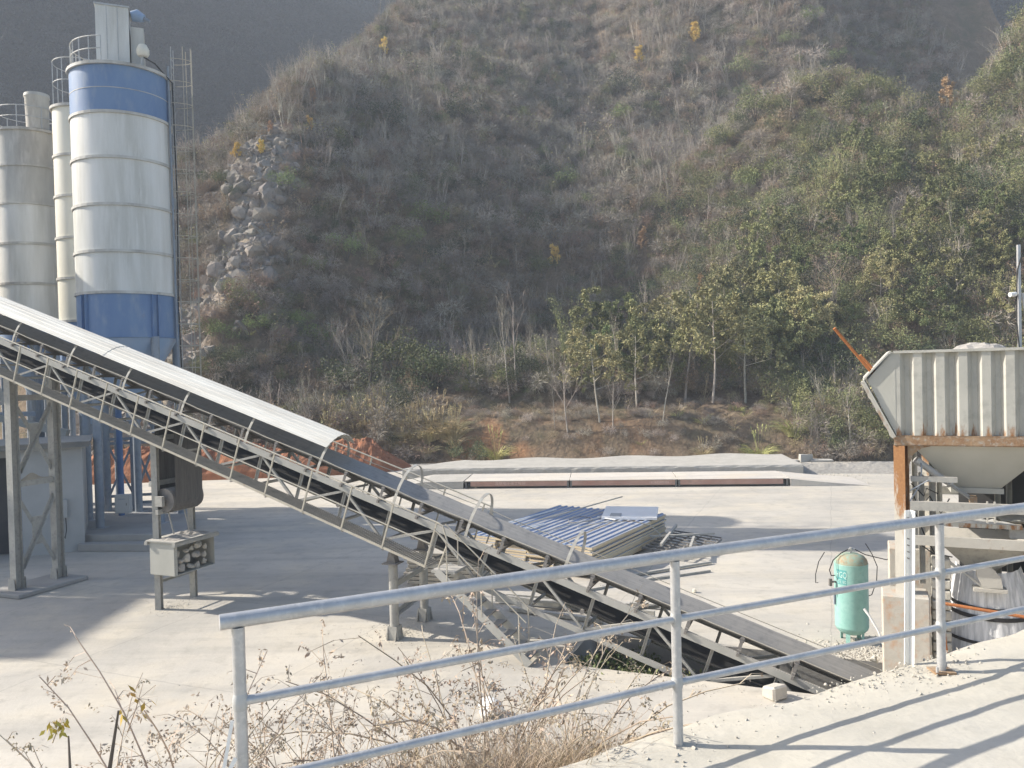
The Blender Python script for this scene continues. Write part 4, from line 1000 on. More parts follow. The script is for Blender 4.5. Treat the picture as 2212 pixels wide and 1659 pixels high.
# welded lattice frames at the right foot of the stack
lf2 = thing('lattice_frame', 'grey welded lattice frame lying on the ground by the panel stack', 'steel frame', sf(4.6, -1.6, 0))
def lff(x, y, z): return sf(3.4 + x * .72, -2.15 + y, z + .10 + .06 * y)
for y in np.linspace(0, 1.9, 6): MB(lff).bar((0, y, .1), (3.9, y, .18), .05, .05).build('frame_bar', 'idler_steel', lf2)
for x in np.linspace(0, 3.9, 9): MB(lff).bar((x, 0, .155 + .02 * x), (x, 1.9, .155 + .02 * x), .05, .05).build('frame_bar', 'idler_steel', lf2)
for a, b_, h in (((.1, .2, .4), (3.6, .9, .3), .08), ((.0, 1.2, .35), (3.9, 1.7, .45), .1), ((1.0, 1.9, .4), (3.6, .2, .4), .06)): MB(lff).bar(a, b_, .08, h).build('loose_channel', 'dusty_grey_paint', lf2)
for i, (a, b_) in enumerate((((-.6, -.6, .04), (2.6, -2.9, .04)), ((-1.2, -.4, .04), (1.8, -2.2, .05)), ((.2, -.5, .06), (3.6, -2.6, .07)))):
    tag(MB(sf).bar((a[0], a[1], a[2]), (b_[0], b_[1], b_[2]), .1, .07).build('steel_profile', 'dusty_grey_paint'), ('middle', 'leftmost', 'rightmost')[i] + ' dusty steel profile lying on the ground in front of the panel stack', 'steel profile', 'profiles by the panel stack')
# boards stacked behind the pipe trestle
bp = Vector((-2.5, 24.3, 0)); bdv = Vector((.97, -.24, 0)); bnv = Vector((.24, .97, 0))
for k in range(8):
    ox = random.uniform(-.12, .12); z = .10 + k * .125
    m = MB(lambda x, y, z: bp + bdv * x + bnv * y + Vector((0, 0, z))); m.box((-.9 + ox, 0, z), (1.35 + ox, 1.5, z + .10))
    tag(m.build('dusty_board', 'old_timber', bevel=.01), ('topmost', 'second', 'third', 'fourth', 'fifth', 'sixth', 'seventh', 'lowest')[7 - k] + ' dusty thick board in the pile behind the pipe legs', 'board', 'boards piled under the conveyor')
for x in (-.7, 1.0):
    m = MB(lambda x, y, z: bp + bdv * x + bnv * y + Vector((0, 0, z))); m.box((x, .05, 0), (x + .12, 1.4, .095)); tag(m.build('bearer', 'old_timber'), ('left' if x < 0 else 'right') + ' short bearer under the board pile', 'timber', 'bearers under the board pile')
# a few scrap sections under the conveyor
for i, (a, b_, w, h) in enumerate((((-.6, 22.6, .15), (3.6, 20.9, .1), .12, .18), ((-.3, 23.0, .1), (3.9, 21.6, .1), .1, .1), ((.4, 21.9, .25), (3.0, 21.2, .3), .2, .06), ((-.2, 21.8, .08), (2.2, 20.5, .08), .15, .1))):
    tag(MB().bar(a, b_, w, h).build('scrap_section', 'dusty_grey_paint'), ('deep dusty channel', 'thin dusty bar farthest back', 'wide flat dusty section on top', 'low dusty section nearest the stair')[i] + ' among the scrap under the conveyor', 'scrap', 'scrap under the conveyor')

# ------------------------------------------------------------------ green air receiver
tkp = at_z(1841, 1384); tx, ty = tkp.x, tkp.y; TR = .375
tank = thing('air_receiver', 'upright pale green compressed air tank with rusty top beside the pit', 'air tank', (tx, ty, 0))
MB().lathe((tx, ty, 0), [(TR, .36), (TR, 1.86)], 36).build('shell', 'tank_green', tank, smooth=True)
MB().lathe((tx, ty, 0), [(.0, .16), (.16, .175), (.28, .225), (.35, .30), (TR, .36)], 36).build('bottom_head', 'tank_green', tank, smooth=True)
mat('tank_top', (.24, .40, .34), (.36, .27, .17), (.22, .42, .37), scale=3, rough=.7, rust=.6, rscale=5, rstretch=(1, 1, 1))
MB().lathe((tx, ty, 0), [(TR, 1.86), (.35, 1.95), (.29, 2.02), (.17, 2.075), (0, 2.09)], 36).build('top_head', 'tank_top', tank, smooth=True)
MB().lathe((tx, ty, 1.84), [(TR, -.008), (TR + .006, 0), (TR, .008)], 36).build('weld_seam', 'tank_green', tank)
for a in (-2.3, -.9, .6, 2.2):
    c_, s_ = math.cos(a), math.sin(a); MB().bar((tx + .27 * c_, ty + .27 * s_, 0), (tx + .27 * c_, ty + .27 * s_, .32), .10, .012, up=(c_, s_, 0)).build('leg', 'tank_green', tank)
MB().tube([(tx, ty, 2.08), (tx, ty, 2.22)], .03, 8).build('outlet', 'galvanised_dull', tank); MB().tube([(tx - .05, ty, 2.17), (tx + .09, ty, 2.17)], .024, 8).build('tee_fitting', 'galvanised_dull', tank)
va = math.pi * 1.03
MB().tube([(tx - TR, ty - .03, 1.42), (tx - TR - .09, ty - .03, 1.42)], .025, 8).build('valve', 'idler_steel', tank); MB().box((tx - TR - .16, ty - .07, 1.33), (tx - TR - .10, ty + .01, 1.5)).build('valve_handle', 'idler_steel', tank)
MB().bar((tx - TR - .02, ty, .88), (tx - TR - .02, ty, 1.12), .05, .05, up=(0, 1, 0)).build('name_plate', 'column_paint', tank)
def tcyl(a, z, r=TR): return Vector((tx + r * math.cos(a), ty + r * math.sin(a), z))
m = MB(); V = []; F = []; aL0, aL1 = math.radians(192), math.radians(232)
for k in range(13):
    a = aL0 + (aL1 - aL0) * k / 12; V += [tcyl(a, 1.40, TR + .003), tcyl(a, 1.74, TR + .003)]
for k in range(12): F.append((2 * k, 2 * k + 2, 2 * k + 3, 2 * k + 1))
m.add(V, F); lab = m.build('label_plate', 'label_teal', tank, smooth=True)
am = (aL0 + aL1) / 2
text_mesh('lettering', 'HGQ', .20, 'label_pale', lambda x, y, z: tcyl(am + x / TR * .62, 1.62 + y, TR + .006 + z * .3), tank, .002)
text_mesh('lettering', '空压 BG', .10, 'label_pale', lambda x, y, z: tcyl(am + x / TR * .7, 1.46 + y, TR + .006 + z * .3), tank, .002)
tag(MB().tube([(tx - .06, ty, 2.17), (tx - .25, ty - .05, 2.1), (tx - .46, ty - .1, 1.95), (tx - .55, ty - .1, 1.72), (tx - .50, ty - .08, 1.58), (tx - TR - .02, ty - .02, 1.57)], .012, 6).build('air_hose', 'rubber_dark'), 'thin dark hose looping from the top of the green tank to its left side', 'hose')
tag(MB().tube([(tx + .09, ty, 2.17), (tx + .3, ty - .1, 2.06), (tx + .7, ty - .3, 1.98), (tx + .95, ty - .5, 2.15), (tx + 1.08, ty - .7, 2.6), (tx + 1.1, ty - .8, 3.0)], .012, 6).build('air_hose', 'rubber_dark'), 'thin dark hose sagging from the green tank to the rusty hopper column', 'hose')
tag(MB().tube([(tx + .38, ty, 1.05), (tx + .48, ty, 1.08), (tx + .6, ty, 1.4), (tx + .62, ty, 1.75), (tx + .5, ty, 2.05), (tx + .35, ty, 2.3)], .010, 6).build('thin_wire', 'rubber_dark'), 'thin wire curving up from the right side of the green tank', 'wire')
tag(MB().tube([(tx - .78, ty, 1.4), (tx - .84, ty, 1.4), (tx - .84, ty, 1.6), (tx - .76, ty, 1.9), (tx - .62, ty, 2.12)], .010, 6).build('thin_wire', 'rubber_dark'), 'thin bent wire standing left of the green tank', 'wire')
tag(MB().tube([(tx + .12, ty - TR - .02, .88), (tx + .20, ty - TR - .10, .74), (tx + .34, ty - .62, .42), (tx + .42, ty - .75, .05)] , [.035, .028, .022, .022], 8).build('white_hose', 'white_paint'), 'white plastic hose running down from the front of the green tank', 'hose')
tag(MB().tube([(tx + .42, ty - .76, .05), (tx + .25, ty - 1.1, -.5), (tx + .18, ty - 1.3, -1.0)], .022, 8).build('white_hose', 'white_paint'), 'lower end of the white hose hanging down the pit wall', 'hose')
# unseen building masses added beyond the left edge, sized to shade the yard
for nm, (x0, y0, x1, y1, z) in (('unseen_mixer_building', (-40, 29.3, -28.5, 38, 17.8)), ('unseen_shade_block', (-75, 26.2, -52, 31, 27.5))):
    m = MB(); m.box((x0, y0, 0), (x1, y1, z)); m.box((x0 - .3, y0 - .3, z + .003), (x1 + .3, y1 + .3, z + .25)); tag(m.build(nm, 'plaster'), kind='structure')

# ------------------------------------------------------------------ aggregate hopper at the right
HO = at_y(1934, 960, 15.4); HO.z = 0
HX = Vector((0.915, -0.40, 0)).normalized(); HY = Vector((0.40, 0.915, 0)).normalized()
def hp(u, v, z): return HO + HX * u + HY * v + Vector((0, 0, z))
def hm(): return MB(hp)
hop = thing('aggregate_hopper', 'big grey corrugated steel aggregate hopper on rusty columns at the right edge', 'hopper', hp(2, 1, 2))
ZB0, ZB1, ZT = 4.96, 5.16, 6.76; HLEN = 5.2; HD = 2.3
# corrugated front and back walls
def corr(v0, sgn, nm='corrugated_wall'):
    pts = []; u = .10
    pts.append((.02, 0)); pts.append((.10, 0))
    while u < HLEN:
        pts += [(u, 0), (u + .085, .115), (u + .165, .115), (u + .235, 0)]; u += .378
    V = []; F = []
    for (a, b_) in pts: V += [(a, v0 + sgn * b_, ZB1), (a, v0 + sgn * b_, ZT - .02)]
    n = len(pts)
    for (a, b_) in pts: V += [(a, v0 + sgn * b_ + sgn * .006, ZB1), (a, v0 + sgn * b_ + sgn * .006, ZT - .02)]
    for k in range(n - 1):
        F.append((2 * k, 2 * k + 2, 2 * k + 3, 2 * k + 1)); o = 2 * n; F.append((o + 2 * k, o + 2 * k + 1, o + 2 * k + 3, o + 2 * k + 2))
    return hm().add(V, F).build(nm, 'hopper_paint', hop)
corr(0.0, 1); corr(HD, -1)
hm().box((.0, -.03, ZT - .02), (HLEN, .16, ZT + .03)).build('top_flange', 'hopper_paint', hop)
hm().box((.0, HD - .16, ZT - .02), (HLEN, HD + .03, ZT + .03)).build('top_flange', 'hopper_paint', hop)
hm().box((.16, .13, ZB1 + .02), (HLEN, HD - .13, ZB1 + .05)).build('inner_floor', 'hopper_plain', hop)
# flared left end: front cheek plates, lower and upper sloping plates
tipu, tipz, topu = -.53, 6.24, -.04
for v in (-.004, HD - .004):
    hm().prism([(.02, ZB1), (tipu + .06, tipz), (topu, ZT), (.02, ZT)], v, v + .008, axis=1).build('cheek_plate', 'hopper_plain', hop)
m = hm(); m.bar((.0, -.04, ZB1 - .02), (.0, -.04, ZB1 - .02 + .001), .001, .001) if False else None
def slope_plate(a, b_, th, m_):
    (u0, z0), (u1, z1) = a, b_; d = Vector((u1 - u0, z1 - z0)).normalized(); nn = Vector((-d.y, d.x)) * th
    return hm().prism([(u0, z0), (u1, z1), (u1 + nn.x, z1 + nn.y), (u0 + nn.x, z0 + nn.y)], -.06, HD + .06, axis=1).build('end_plate', m_, hop)
slope_plate((.015, ZB1 - .02), (tipu, tipz), .028, 'hopper_plain')
slope_plate((tipu + .005, tipz + .004), (topu - .005, ZT + .015), .028, 'hopper_paint')
def onlow(t, off=.0): 
    u = .015 + (tipu - .015) * t; z = ZB1 - .02 + (tipz - ZB1 + .02) * t; d = Vector((tipu - .015, tipz - ZB1 + .02)).normalized(); return (u - d.y * (.03 + off), z + d.x * (.03 + off))
hm().prism([onlow(.0, 0), onlow(.99, 0), onlow(.99, .05), onlow(.0, .05)], -.055, .0, axis=1).build('end_rib', 'rusty_paint', hop)
for t in (.02, .2, .45, .7, .93):
    hm().prism([onlow(t, 0), onlow(t + .03, 0), onlow(t + .03, .06), onlow(t, .06)], .005, HD, axis=1).build('end_rib', 'rusty_paint', hop)
# rusty frame
hm().hsec((-.02, .1, (ZB0 + ZB1) / 2), (HLEN, .1, (ZB0 + ZB1) / 2), .195, .014, up=(0, 0, 1)).build('front_beam', 'rusty_steel', hop)
hm().box((-.02, -.004, ZB0 + .02), (HLEN, .004, ZB1 - .02)).build('beam_face', 'rusty_steel', hop)
hm().bar((-.02, HD, (ZB0 + ZB1) / 2), (HLEN, HD, (ZB0 + ZB1) / 2), .19, .19).build('rear_beam', 'rusty_steel', hop)
for u in (.0, 2.72): hm().bar((u + .1, .2, (ZB0 + ZB1) / 2), (u + .1, HD - .1, (ZB0 + ZB1) / 2), .17, .17).build('cross_beam', 'rusty_steel', hop)
for u in (0, 2.75):
    for v in (.1, HD):
        hm().hsec((u + (.105 if v < 1 else .72), v, 2.1 if u == 0 else 1.0), (u + (.105 if v < 1 else .72), v, ZB0), .21, .014, up=HY).build('column', 'hopper_column', hop)
for u, s_ in ((.215, 1), (2.64, -1)):
    hm().prism([(u, ZB0), (u + s_ * .42, ZB0), (u + s_ * .24, ZB0 - .05), (u + s_ * .1, ZB0 - .16), (u + s_ * .04, ZB0 - .32), (u, ZB0 - .45)], .07, .085, axis=1).build('knee_plate', 'rusty_steel', hop)
# discharge cone
def frustum(u0, u1, v0, v1, z1, a0, a1, b0, b1, z0, nm, mt):
    m = hm(); V = [(a0, b0, z0), (a1, b0, z0), (a1, b1, z0), (a0, b1, z0), (u0, v0, z1), (u1, v0, z1), (u1, v1, z1), (u0, v1, z1)]
    m.add(V, [(0, 1, 5, 4), (1, 2, 6, 5), (2, 3, 7, 6), (3, 0, 4, 7)]); return m.build(nm, mt, hop)
frustum(.30, 2.62, .16, HD - .12, ZB0 + .0, 1.05, 1.85, .8, 1.4, 4.08, 'discharge_cone', 'hopper_plain')
hm().box((1.0, .76, 3.98), (1.9, 1.44, 4.08)).build('gate_frame', 'hopper_plain', hop)
# pneumatic gate cylinder
hm().tube([(.42, .3, 4.62), (.95, .5, 4.2)], .065, 12).build('cylinder', 'galvanised_dull', hop, smooth=True)
hm().tube([(.36, .28, 4.67), (.42, .3, 4.62)], .08, 10).build('cylinder_cap', 'galvanised_dull', hop); hm().tube([(.93, .49, 4.215), (.97, .51, 4.18)], .085, 10).build('cylinder_cap', 'galvanised_dull', hop)
hm().tube([(.95, .5, 4.2), (1.32, .64, 3.92)], .025, 8).build('piston_rod', 'galvanised_dull', hop)
for dv in (-.09, .09): hm().bar((.9, .5 + dv, 4.2), (1.36, .66 + dv, 3.86), .05, .03).build('link_bar', 'dusty_grey_paint', hop)
hm().box((1.3, .5, 3.82), (1.42, .72, 3.95)).build('gate_clevis', 'rusty_steel', hop)
# horizontal frame members
for z, h, v, mt in ((3.82, .17, -.0, 'dusty_grey_paint'), (3.16, .18, -.0, 'rusty_paint')):
    hm().bar((.24, v, z), (HLEN, v, z), .10, h).build('weigh_frame_beam', mt, hop)
    hm().bar((.24, HD - .1, z), (HLEN, HD - .1, z), .10, h).build('weigh_frame_beam', mt, hop)
hm().bar((.26, .1, 4.32), (1.05, .1, 4.32), .08, .10).build('weigh_frame_beam', 'dusty_grey_paint', hop)
for u, v, z0, z1 in ((.42, .5, 2.2, 4.4), (.62, .6, 2.2, 4.9), (1.9, 1.9, 2.0, 4.95), (2.1, 1.9, 2.0, 4.95), (2.3, 2.1, 1.5, 4.95), (.38, 1.9, 2.1, 4.95), (.85, 2.0, 2.1, 4.95)):
    hm().angle((u, v, z0), (u, v, z1), .09, .01, up=HX).build('frame_post', 'dusty_grey_paint', hop)
for u in (1.52, 1.64): hm().bar((u, -.02, 3.55), (u, -.02, 3.95), .03, .03, up=(0, 1, 0)).build('tie_rod', 'rusty_paint', hop)
# weigh bin below with dust on its ledge, canvas-like belt skirt, rusty gate
frustum(.72, 2.42, .25, 1.9, 3.55, 1.1, 1.9, .7, 1.4, 3.4, 'weigh_bin', 'hopper_plain')
frustum(.75, 2.35, .2, 1.9, 3.08, 1.25, 1.75, .6, 1.2, 2.55, 'weigh_bin', 'dusty_grey_paint')
hm().box((.7, .14, 3.42), (2.1, .3, 3.5)).build('ledge', 'hopper_paint', hop)
hm().box((1.9, .2, 3.24), (2.4, .3, 3.44)).build('ledge', 'dusty_grey_paint', hop)
m = hm(); V = []; F = []
for i in range(15):
    for j in range(4):
        e = math.sin(math.pi * i / 14) * math.sin(math.pi * j / 3) if 0 < j < 3 else 0; V.append((.75 + 1.25 * i / 14, .13 + .2 * j / 3, 3.502 + e * (.06 + .08 * random.random())))
for i in range(14):
    for j in range(3): F.append((i * 4 + j, i * 4 + j + 1, i * 4 + 5 + j, i * 4 + 4 + j))
m.add(V, F); tag(m.build('gravel_ridge', 'pale_gravel', hop), kind='stuff')
mat('striped_skirt', (.74, .745, .75), (.50, .51, .52), (.62, .63, .64), scale=2.2, stretch=(7, 7, .12), rough=.7, lo=.42, hi=.58)
def skirt(u, z): return None
m = hm(); V = []; F = []; ns = 26
for i in range(ns + 1):
    t = i / ns; a = math.pi * (.02 + .96 * t)
    for k in range(9):
        q = k / 8; z = 2.62 - 1.75 * q; hw = .55 + .42 * q; dp = .5 + .15 * q
        V.append((1.62 + .12 * q - hw * math.cos(a), .9 - dp * math.sin(a) + .022 * math.sin(i * 2.2), z + .10 * math.sin(a) * -1))
for i in range(ns):
    for k in range(8): F.append((i * 9 + k, i * 9 + k + 1, (i + 1) * 9 + k + 1, (i + 1) * 9 + k))
m.add(V, F); m.build('chute_skirt', 'striped_skirt', hop, smooth=True)
for z, w in ((1.93, .07), (1.76, .08), (1.28, .06)):
    q = (2.62 - z) / 1.75; hw = .57 + .42 * q; dp = .515 + .15 * q; V = []; F = []; m = hm()
    for i in range(21):
        a = math.pi * (.02 + .96 * i / 20); c = (1.62 + .12 * q - hw * math.cos(a), .9 - dp * math.sin(a)); dz = -.10 * math.sin(a)
        V += [(c[0], c[1], z + dz - w / 2), (c[0], c[1], z + dz + w / 2), (c[0] , c[1] - .012, z + dz + w / 2), (c[0], c[1] - .012, z + dz - w / 2)]
    for i in range(20):
        for k in range(4): F.append((4 * i + k, 4 * i + (k + 1) % 4, 4 * i + 4 + (k + 1) % 4, 4 * i + 4 + k))
    m.add(V, F); m.build('black_band', 'rubber_dark', hop, smooth=True)
m = hm(); m.prism([(1.35, 2.72), (1.62, 2.66), (1.75, 2.5), (1.78, 2.3), (1.45, 2.28), (1.36, 2.5)], .16, .30, axis=1); m.box((1.3, .12, 2.22), (1.85, .40, 2.28)); m.build('rusty_gate', 'rusty_paint', hop)
for q in (0, 1, 2): hm().bar((.78 + .06 * q, .16, 2.8 - .02 * q), (1.36 + .05 * q, .2, 2.4 - .06 * q), .03, .03).build('gate_link', 'dusty_grey_paint', hop)
hm().bar((2.12, .1, 2.98), (2.6, .3, 2.7), .06, .12).build('pale_flap', 'hopper_paint', hop)
# dark rubber side sheets and rear screens
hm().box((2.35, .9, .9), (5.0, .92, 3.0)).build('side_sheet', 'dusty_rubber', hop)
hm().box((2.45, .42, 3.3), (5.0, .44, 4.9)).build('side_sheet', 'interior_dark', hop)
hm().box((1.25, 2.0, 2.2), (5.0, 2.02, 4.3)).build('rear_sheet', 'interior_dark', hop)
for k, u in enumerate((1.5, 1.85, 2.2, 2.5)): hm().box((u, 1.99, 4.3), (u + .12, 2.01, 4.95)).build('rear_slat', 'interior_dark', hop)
# concrete pillars, low wall
for u, v, w, d, z1, lb in ((-.28, -.22, .82, .75, 2.1, 'stained concrete pillar carrying the rusty hopper column'), (-.1, HD - .5, .95, .8, 2.6, 'weathered concrete pillar behind, under the rear hopper column'), (2.5, -.2, .7, .7, 1.0, 'concrete pillar under the right hopper column')):
    tag(hm().box((u, v, -3.0), (u + w, v + d, z1)).build('concrete_pillar', 'pillar_concrete', bevel=.02), lb, 'pillar')
m = hm()
for k in range(16):
    z = -.4 + k * .20
    for j in range(2): m.box((.60 + j * .17 + .02 * random.random(), .1 + .05 * random.random(), z + .01), (.755 + j * .17, .5, z + .18 + .01 * random.random()))
tag(m.build('masonry_pier', 'stone_block', bevel=.02), 'rough masonry strip beside the front concrete pillar', 'pier')
tag(hm().box((.85, -.35, -3.0), (2.6, -.2, .95)).build('low_wall', 'concrete', bevel=.02), 'low grey concrete wall in front of the striped chute skirt', 'wall')
tag(MB(hp).tube([(.78, -.45, 1.2), (.70, -.45, 2.05), (.75, -.45, 2.1), (4.2, -.5, 1.78)], .03, 8).build('rusty_pipe', 'orange_rust'), 'thin red brown pipe barrier bent across the chute', 'pipe')
tag(MB(hp).tube([(.78, -.45, 1.2), (.84, -.45, .3), (.86, -.45, -.6)], .03, 8).build('grey_pipe', 'galvanised_dull'), 'grey lower post of the red brown pipe barrier', 'pipe')
# gravel on the hopper, poking rods
V = []; F = []; m = hm(); nu, nv = 44, 14
for i in range(nu + 1):
    for j in range(nv + 1):
        u = .2 + 4.8 * i / nu; v = .15 + (HD - .3) * j / nv
        e = math.exp(-((u - 1.55) / .75) ** 2); z = 6.55 + .34 * e * (1 - .6 * abs(2 * j / nv - 1) ** 2) + .05 * random.random() - .3 * smooth(2.6, 4.5, u); V.append((u, v, float(z)))
for i in range(nu):
    for j in range(nv): F.append((i * (nv + 1) + j, i * (nv + 1) + j + 1, (i + 1) * (nv + 1) + j + 1, (i + 1) * (nv + 1) + j))
m.add(V, F); tag(m.build('gravel_fill', 'rubble'), 'pale crushed gravel heaped inside the hopper', 'gravel', kind='stuff')
ra = at_y(1802, 709, 15.9); rb = at_y(1889, 812, 16.0); rdir = (rb - ra).normalized()
tag(MB().tube([ra, ra.lerp(rb, .5), rb + rdir * .5], .032, 8).build('rusty_rod', 'orange_rust'), 'longer orange rusty pipe leaning out of the left end of the hopper', 'rod')
ra = at_y(1858, 767, 16.6); rb = at_y(1893, 806, 16.6)
tag(MB().tube([ra, rb + (rb - ra).normalized() * .6], .030, 8).build('rusty_rod', 'orange_rust'), 'shorter rusty pipe leaning beside the longer one at the hopper', 'rod')
# camera mast on the hopper rim
mp = at_y(2203, 752, 15.0); mp.z = ZT
mast = thing('camera_mast', 'slim steel mast with a white security camera on the hopper rim', 'camera mast', mp)
MB().bar(mp, mp + Vector((0, 0, 1.95)), .05, .05, up=(1, 0, 0)).build('mast', 'galvanised', mast)
MB().tube([mp + Vector((.22, 0, 0)), mp + Vector((.06, 0, 1.05))], .025, 7).build('brace', 'galvanised', mast)
MB().tube([mp + Vector((-.03, -.03, .02)), mp + Vector((-.07, -.03, .5)), mp + Vector((-.06, -.03, 1.2)), mp + Vector((-.04, -.03, 1.5)), mp + Vector((.12, -.03, 1.95))], .012, 6).build('cable', 'rubber_dark', mast)
MB().tube([mp + Vector((.0, 0, 1.03)), mp + Vector((-.10, -.02, 1.03))], .014, 6).build('arm', 'white_paint', mast)
MB().tube([mp + Vector((-.08, -.02, 1.03)), mp + Vector((-.2, -.04, 1.02))], .042, 12).build('camera', 'white_paint', mast, smooth=True)
# cable bundle by the column
for i, (pts, lb) in enumerate((([(.24, .0, 4.1), (.55, .05, 4.3), (.9, .2, 4.25), (1.0, .3, 4.35)], 'grey hose curving from the rusty column to the gate cylinder'), ([(.24, .02, 3.9), (.42, .1, 4.2), (.46, .15, 4.55), (.44, .28, 4.64)], 'grey hose rising along the rusty column to the cylinder'),
        ([(.3, .1, 3.75), (.5, .2, 3.2), (.75, .2, 2.7), (1.0, .2, 2.55)], 'dark cable sagging under the hopper frame'), ([(.3, .05, 3.15), (.62, .1, 2.9), (.95, .1, 2.85)], 'short dark cable between the hopper frame and the chute'),
        ([(.3, .3, 4.0), (.42, .35, 3.7), (.6, .4, 3.95), (.8, .5, 3.6), (.95, .5, 3.9)], 'tangled dark cable under the hopper beam'), ([(.28, .3, 4.2), (.5, .35, 3.95), (.55, .4, 4.1), (.75, .4, 4.0)], 'second tangled cable above the hopper beam'))):
    tag(MB(hp).tube(pts, .013, 6).build('cable', 'column_paint' if i < 2 else 'rubber_dark'), lb, 'cable')

# ------------------------------------------------------------------ galvanised guard rail on the platform
PST = [(-.985, 2.80, -.55), (.715, 3.60, 0), (2.27, 4.27, 0), (3.75, 4.92, 0)]
gr = thing('guard_railing', 'galvanised pipe guard railing along the edge of the loading platform', 'railing', (PST[1][0], PST[1][1], plat_z(.7)))
def rail_at(x): return 2.80 + (x + .985) * .455 - .0
zt0, zt1 = 5.735, 5.745
for i, (x, y, d) in enumerate(PST):
    zb = plat_z(x) + d; zt = 5.72
    MB().tube([(x, y, zb), (x, y, zt)], .0225, 20).build('post', 'galvanised', gr, smooth=True)
    if d == 0:
        if i == 2: MB().box((x - .055, y - .05, zb - .004), (x + .055, y + .05, zb + .006)).build('base_plate', 'rusty_steel', gr)
        for a, b_ in ((-.042, -.036), (.042, .036)) if i == 2 else (): MB().tube([(x + a, y + b_, zb), (x + a, y + b_, zb + .035)], .008, 6).build('anchor_bolt', 'galvanised', gr)
    for q, r in ((.575, .0265), (.285, .0265)):
        MB().lathe((x, y, plat_z(.7) + q), [(.0226, -.03), (r, -.012), (r, .012), (.0226, .03)], 14).build('weld_collar', 'galvanised_dull', gr, smooth=True)
def rails(z, r, x0):
    P = [(PST[0][0], PST[0][1], z), (PST[1][0], PST[1][1], z), (PST[2][0], PST[2][1], z), (PST[3][0], PST[3][1], z), (5.0, 5.47, z)]
    if x0: P[0] = (PST[0][0] - .055, PST[0][1] - .025, z)
    return MB().tube(P, r, 20).build('rail', 'galvanised', gr, smooth=True)
rails(5.745, .0275, True); rails(plat_z(.7) + .575, .0165, False); rails(plat_z(.7) + .285, .0165, False)
ap = at_z(1962, 1452, 4.87); at_ = at_y(1966, 1104, ap.y)
sa = thing('slotted_angle_post', 'slim white slotted steel angle standing on the platform edge behind the railing', 'post', (ap.x, ap.y + .03, 4.6))
m = MB(); q0 = Vector((ap.x, ap.y + .03, 4.55)); q1 = Vector((at_.x, at_.y + .03, at_.z))
m.angle(q0, q1, .038, .004, up=(.3, -.95, 0)); m.build('angle_profile', 'white_paint', sa)
for k, t in enumerate((.78, .81, .84, .87, .965)):
    c = q0.lerp(q1, t); MB().bar(c + Vector((-.008, -.004, .004)), c + Vector((.010, -.004, -.004)), .003, .006).build('slot', 'idler_steel', sa)
tag(MB().tube([q0.lerp(q1, .955) + Vector((-.06, -.012, .006)), q0.lerp(q1, .955) + Vector((.0, -.014, -.004)), q0.lerp(q1, .955) + Vector((.02, -.014, .012)), q0.lerp(q1, .955) + Vector((.045, -.012, .016))], .003, 5).build('binding_wire', 'rusty_paint'), 'twist of binding wire round the top of the slotted white angle', 'wire')
# white strap knotted low on the end post
wp0 = Vector((PST[0][0], PST[0][1], 5.25))
m = MB(); m.bar(wp0 + Vector((-.02, -.028, .15)), wp0 + Vector((-.062, -.03, -.06)), .012, .003, up=(0, -1, .2)); m.bar(wp0 + Vector((-.062, -.032, -.06)), wp0 + Vector((-.10, -.03, -.22)), .02, .004, up=(0, -1, .1)); m.bar(wp0 + Vector((-.05, -.036, -.05)), wp0 + Vector((-.01, -.033, .02)), .014, .003, up=(0, -1, .1)); m.bar(wp0 + Vector((-.06, -.04, -.08)), wp0 + Vector((-.015, -.036, -.04)), .02, .004, up=(0, -1, .3))
tag(m.build('white_strap', 'white_paint'), 'white plastic strap tied low round the end post of the railing', 'strap')

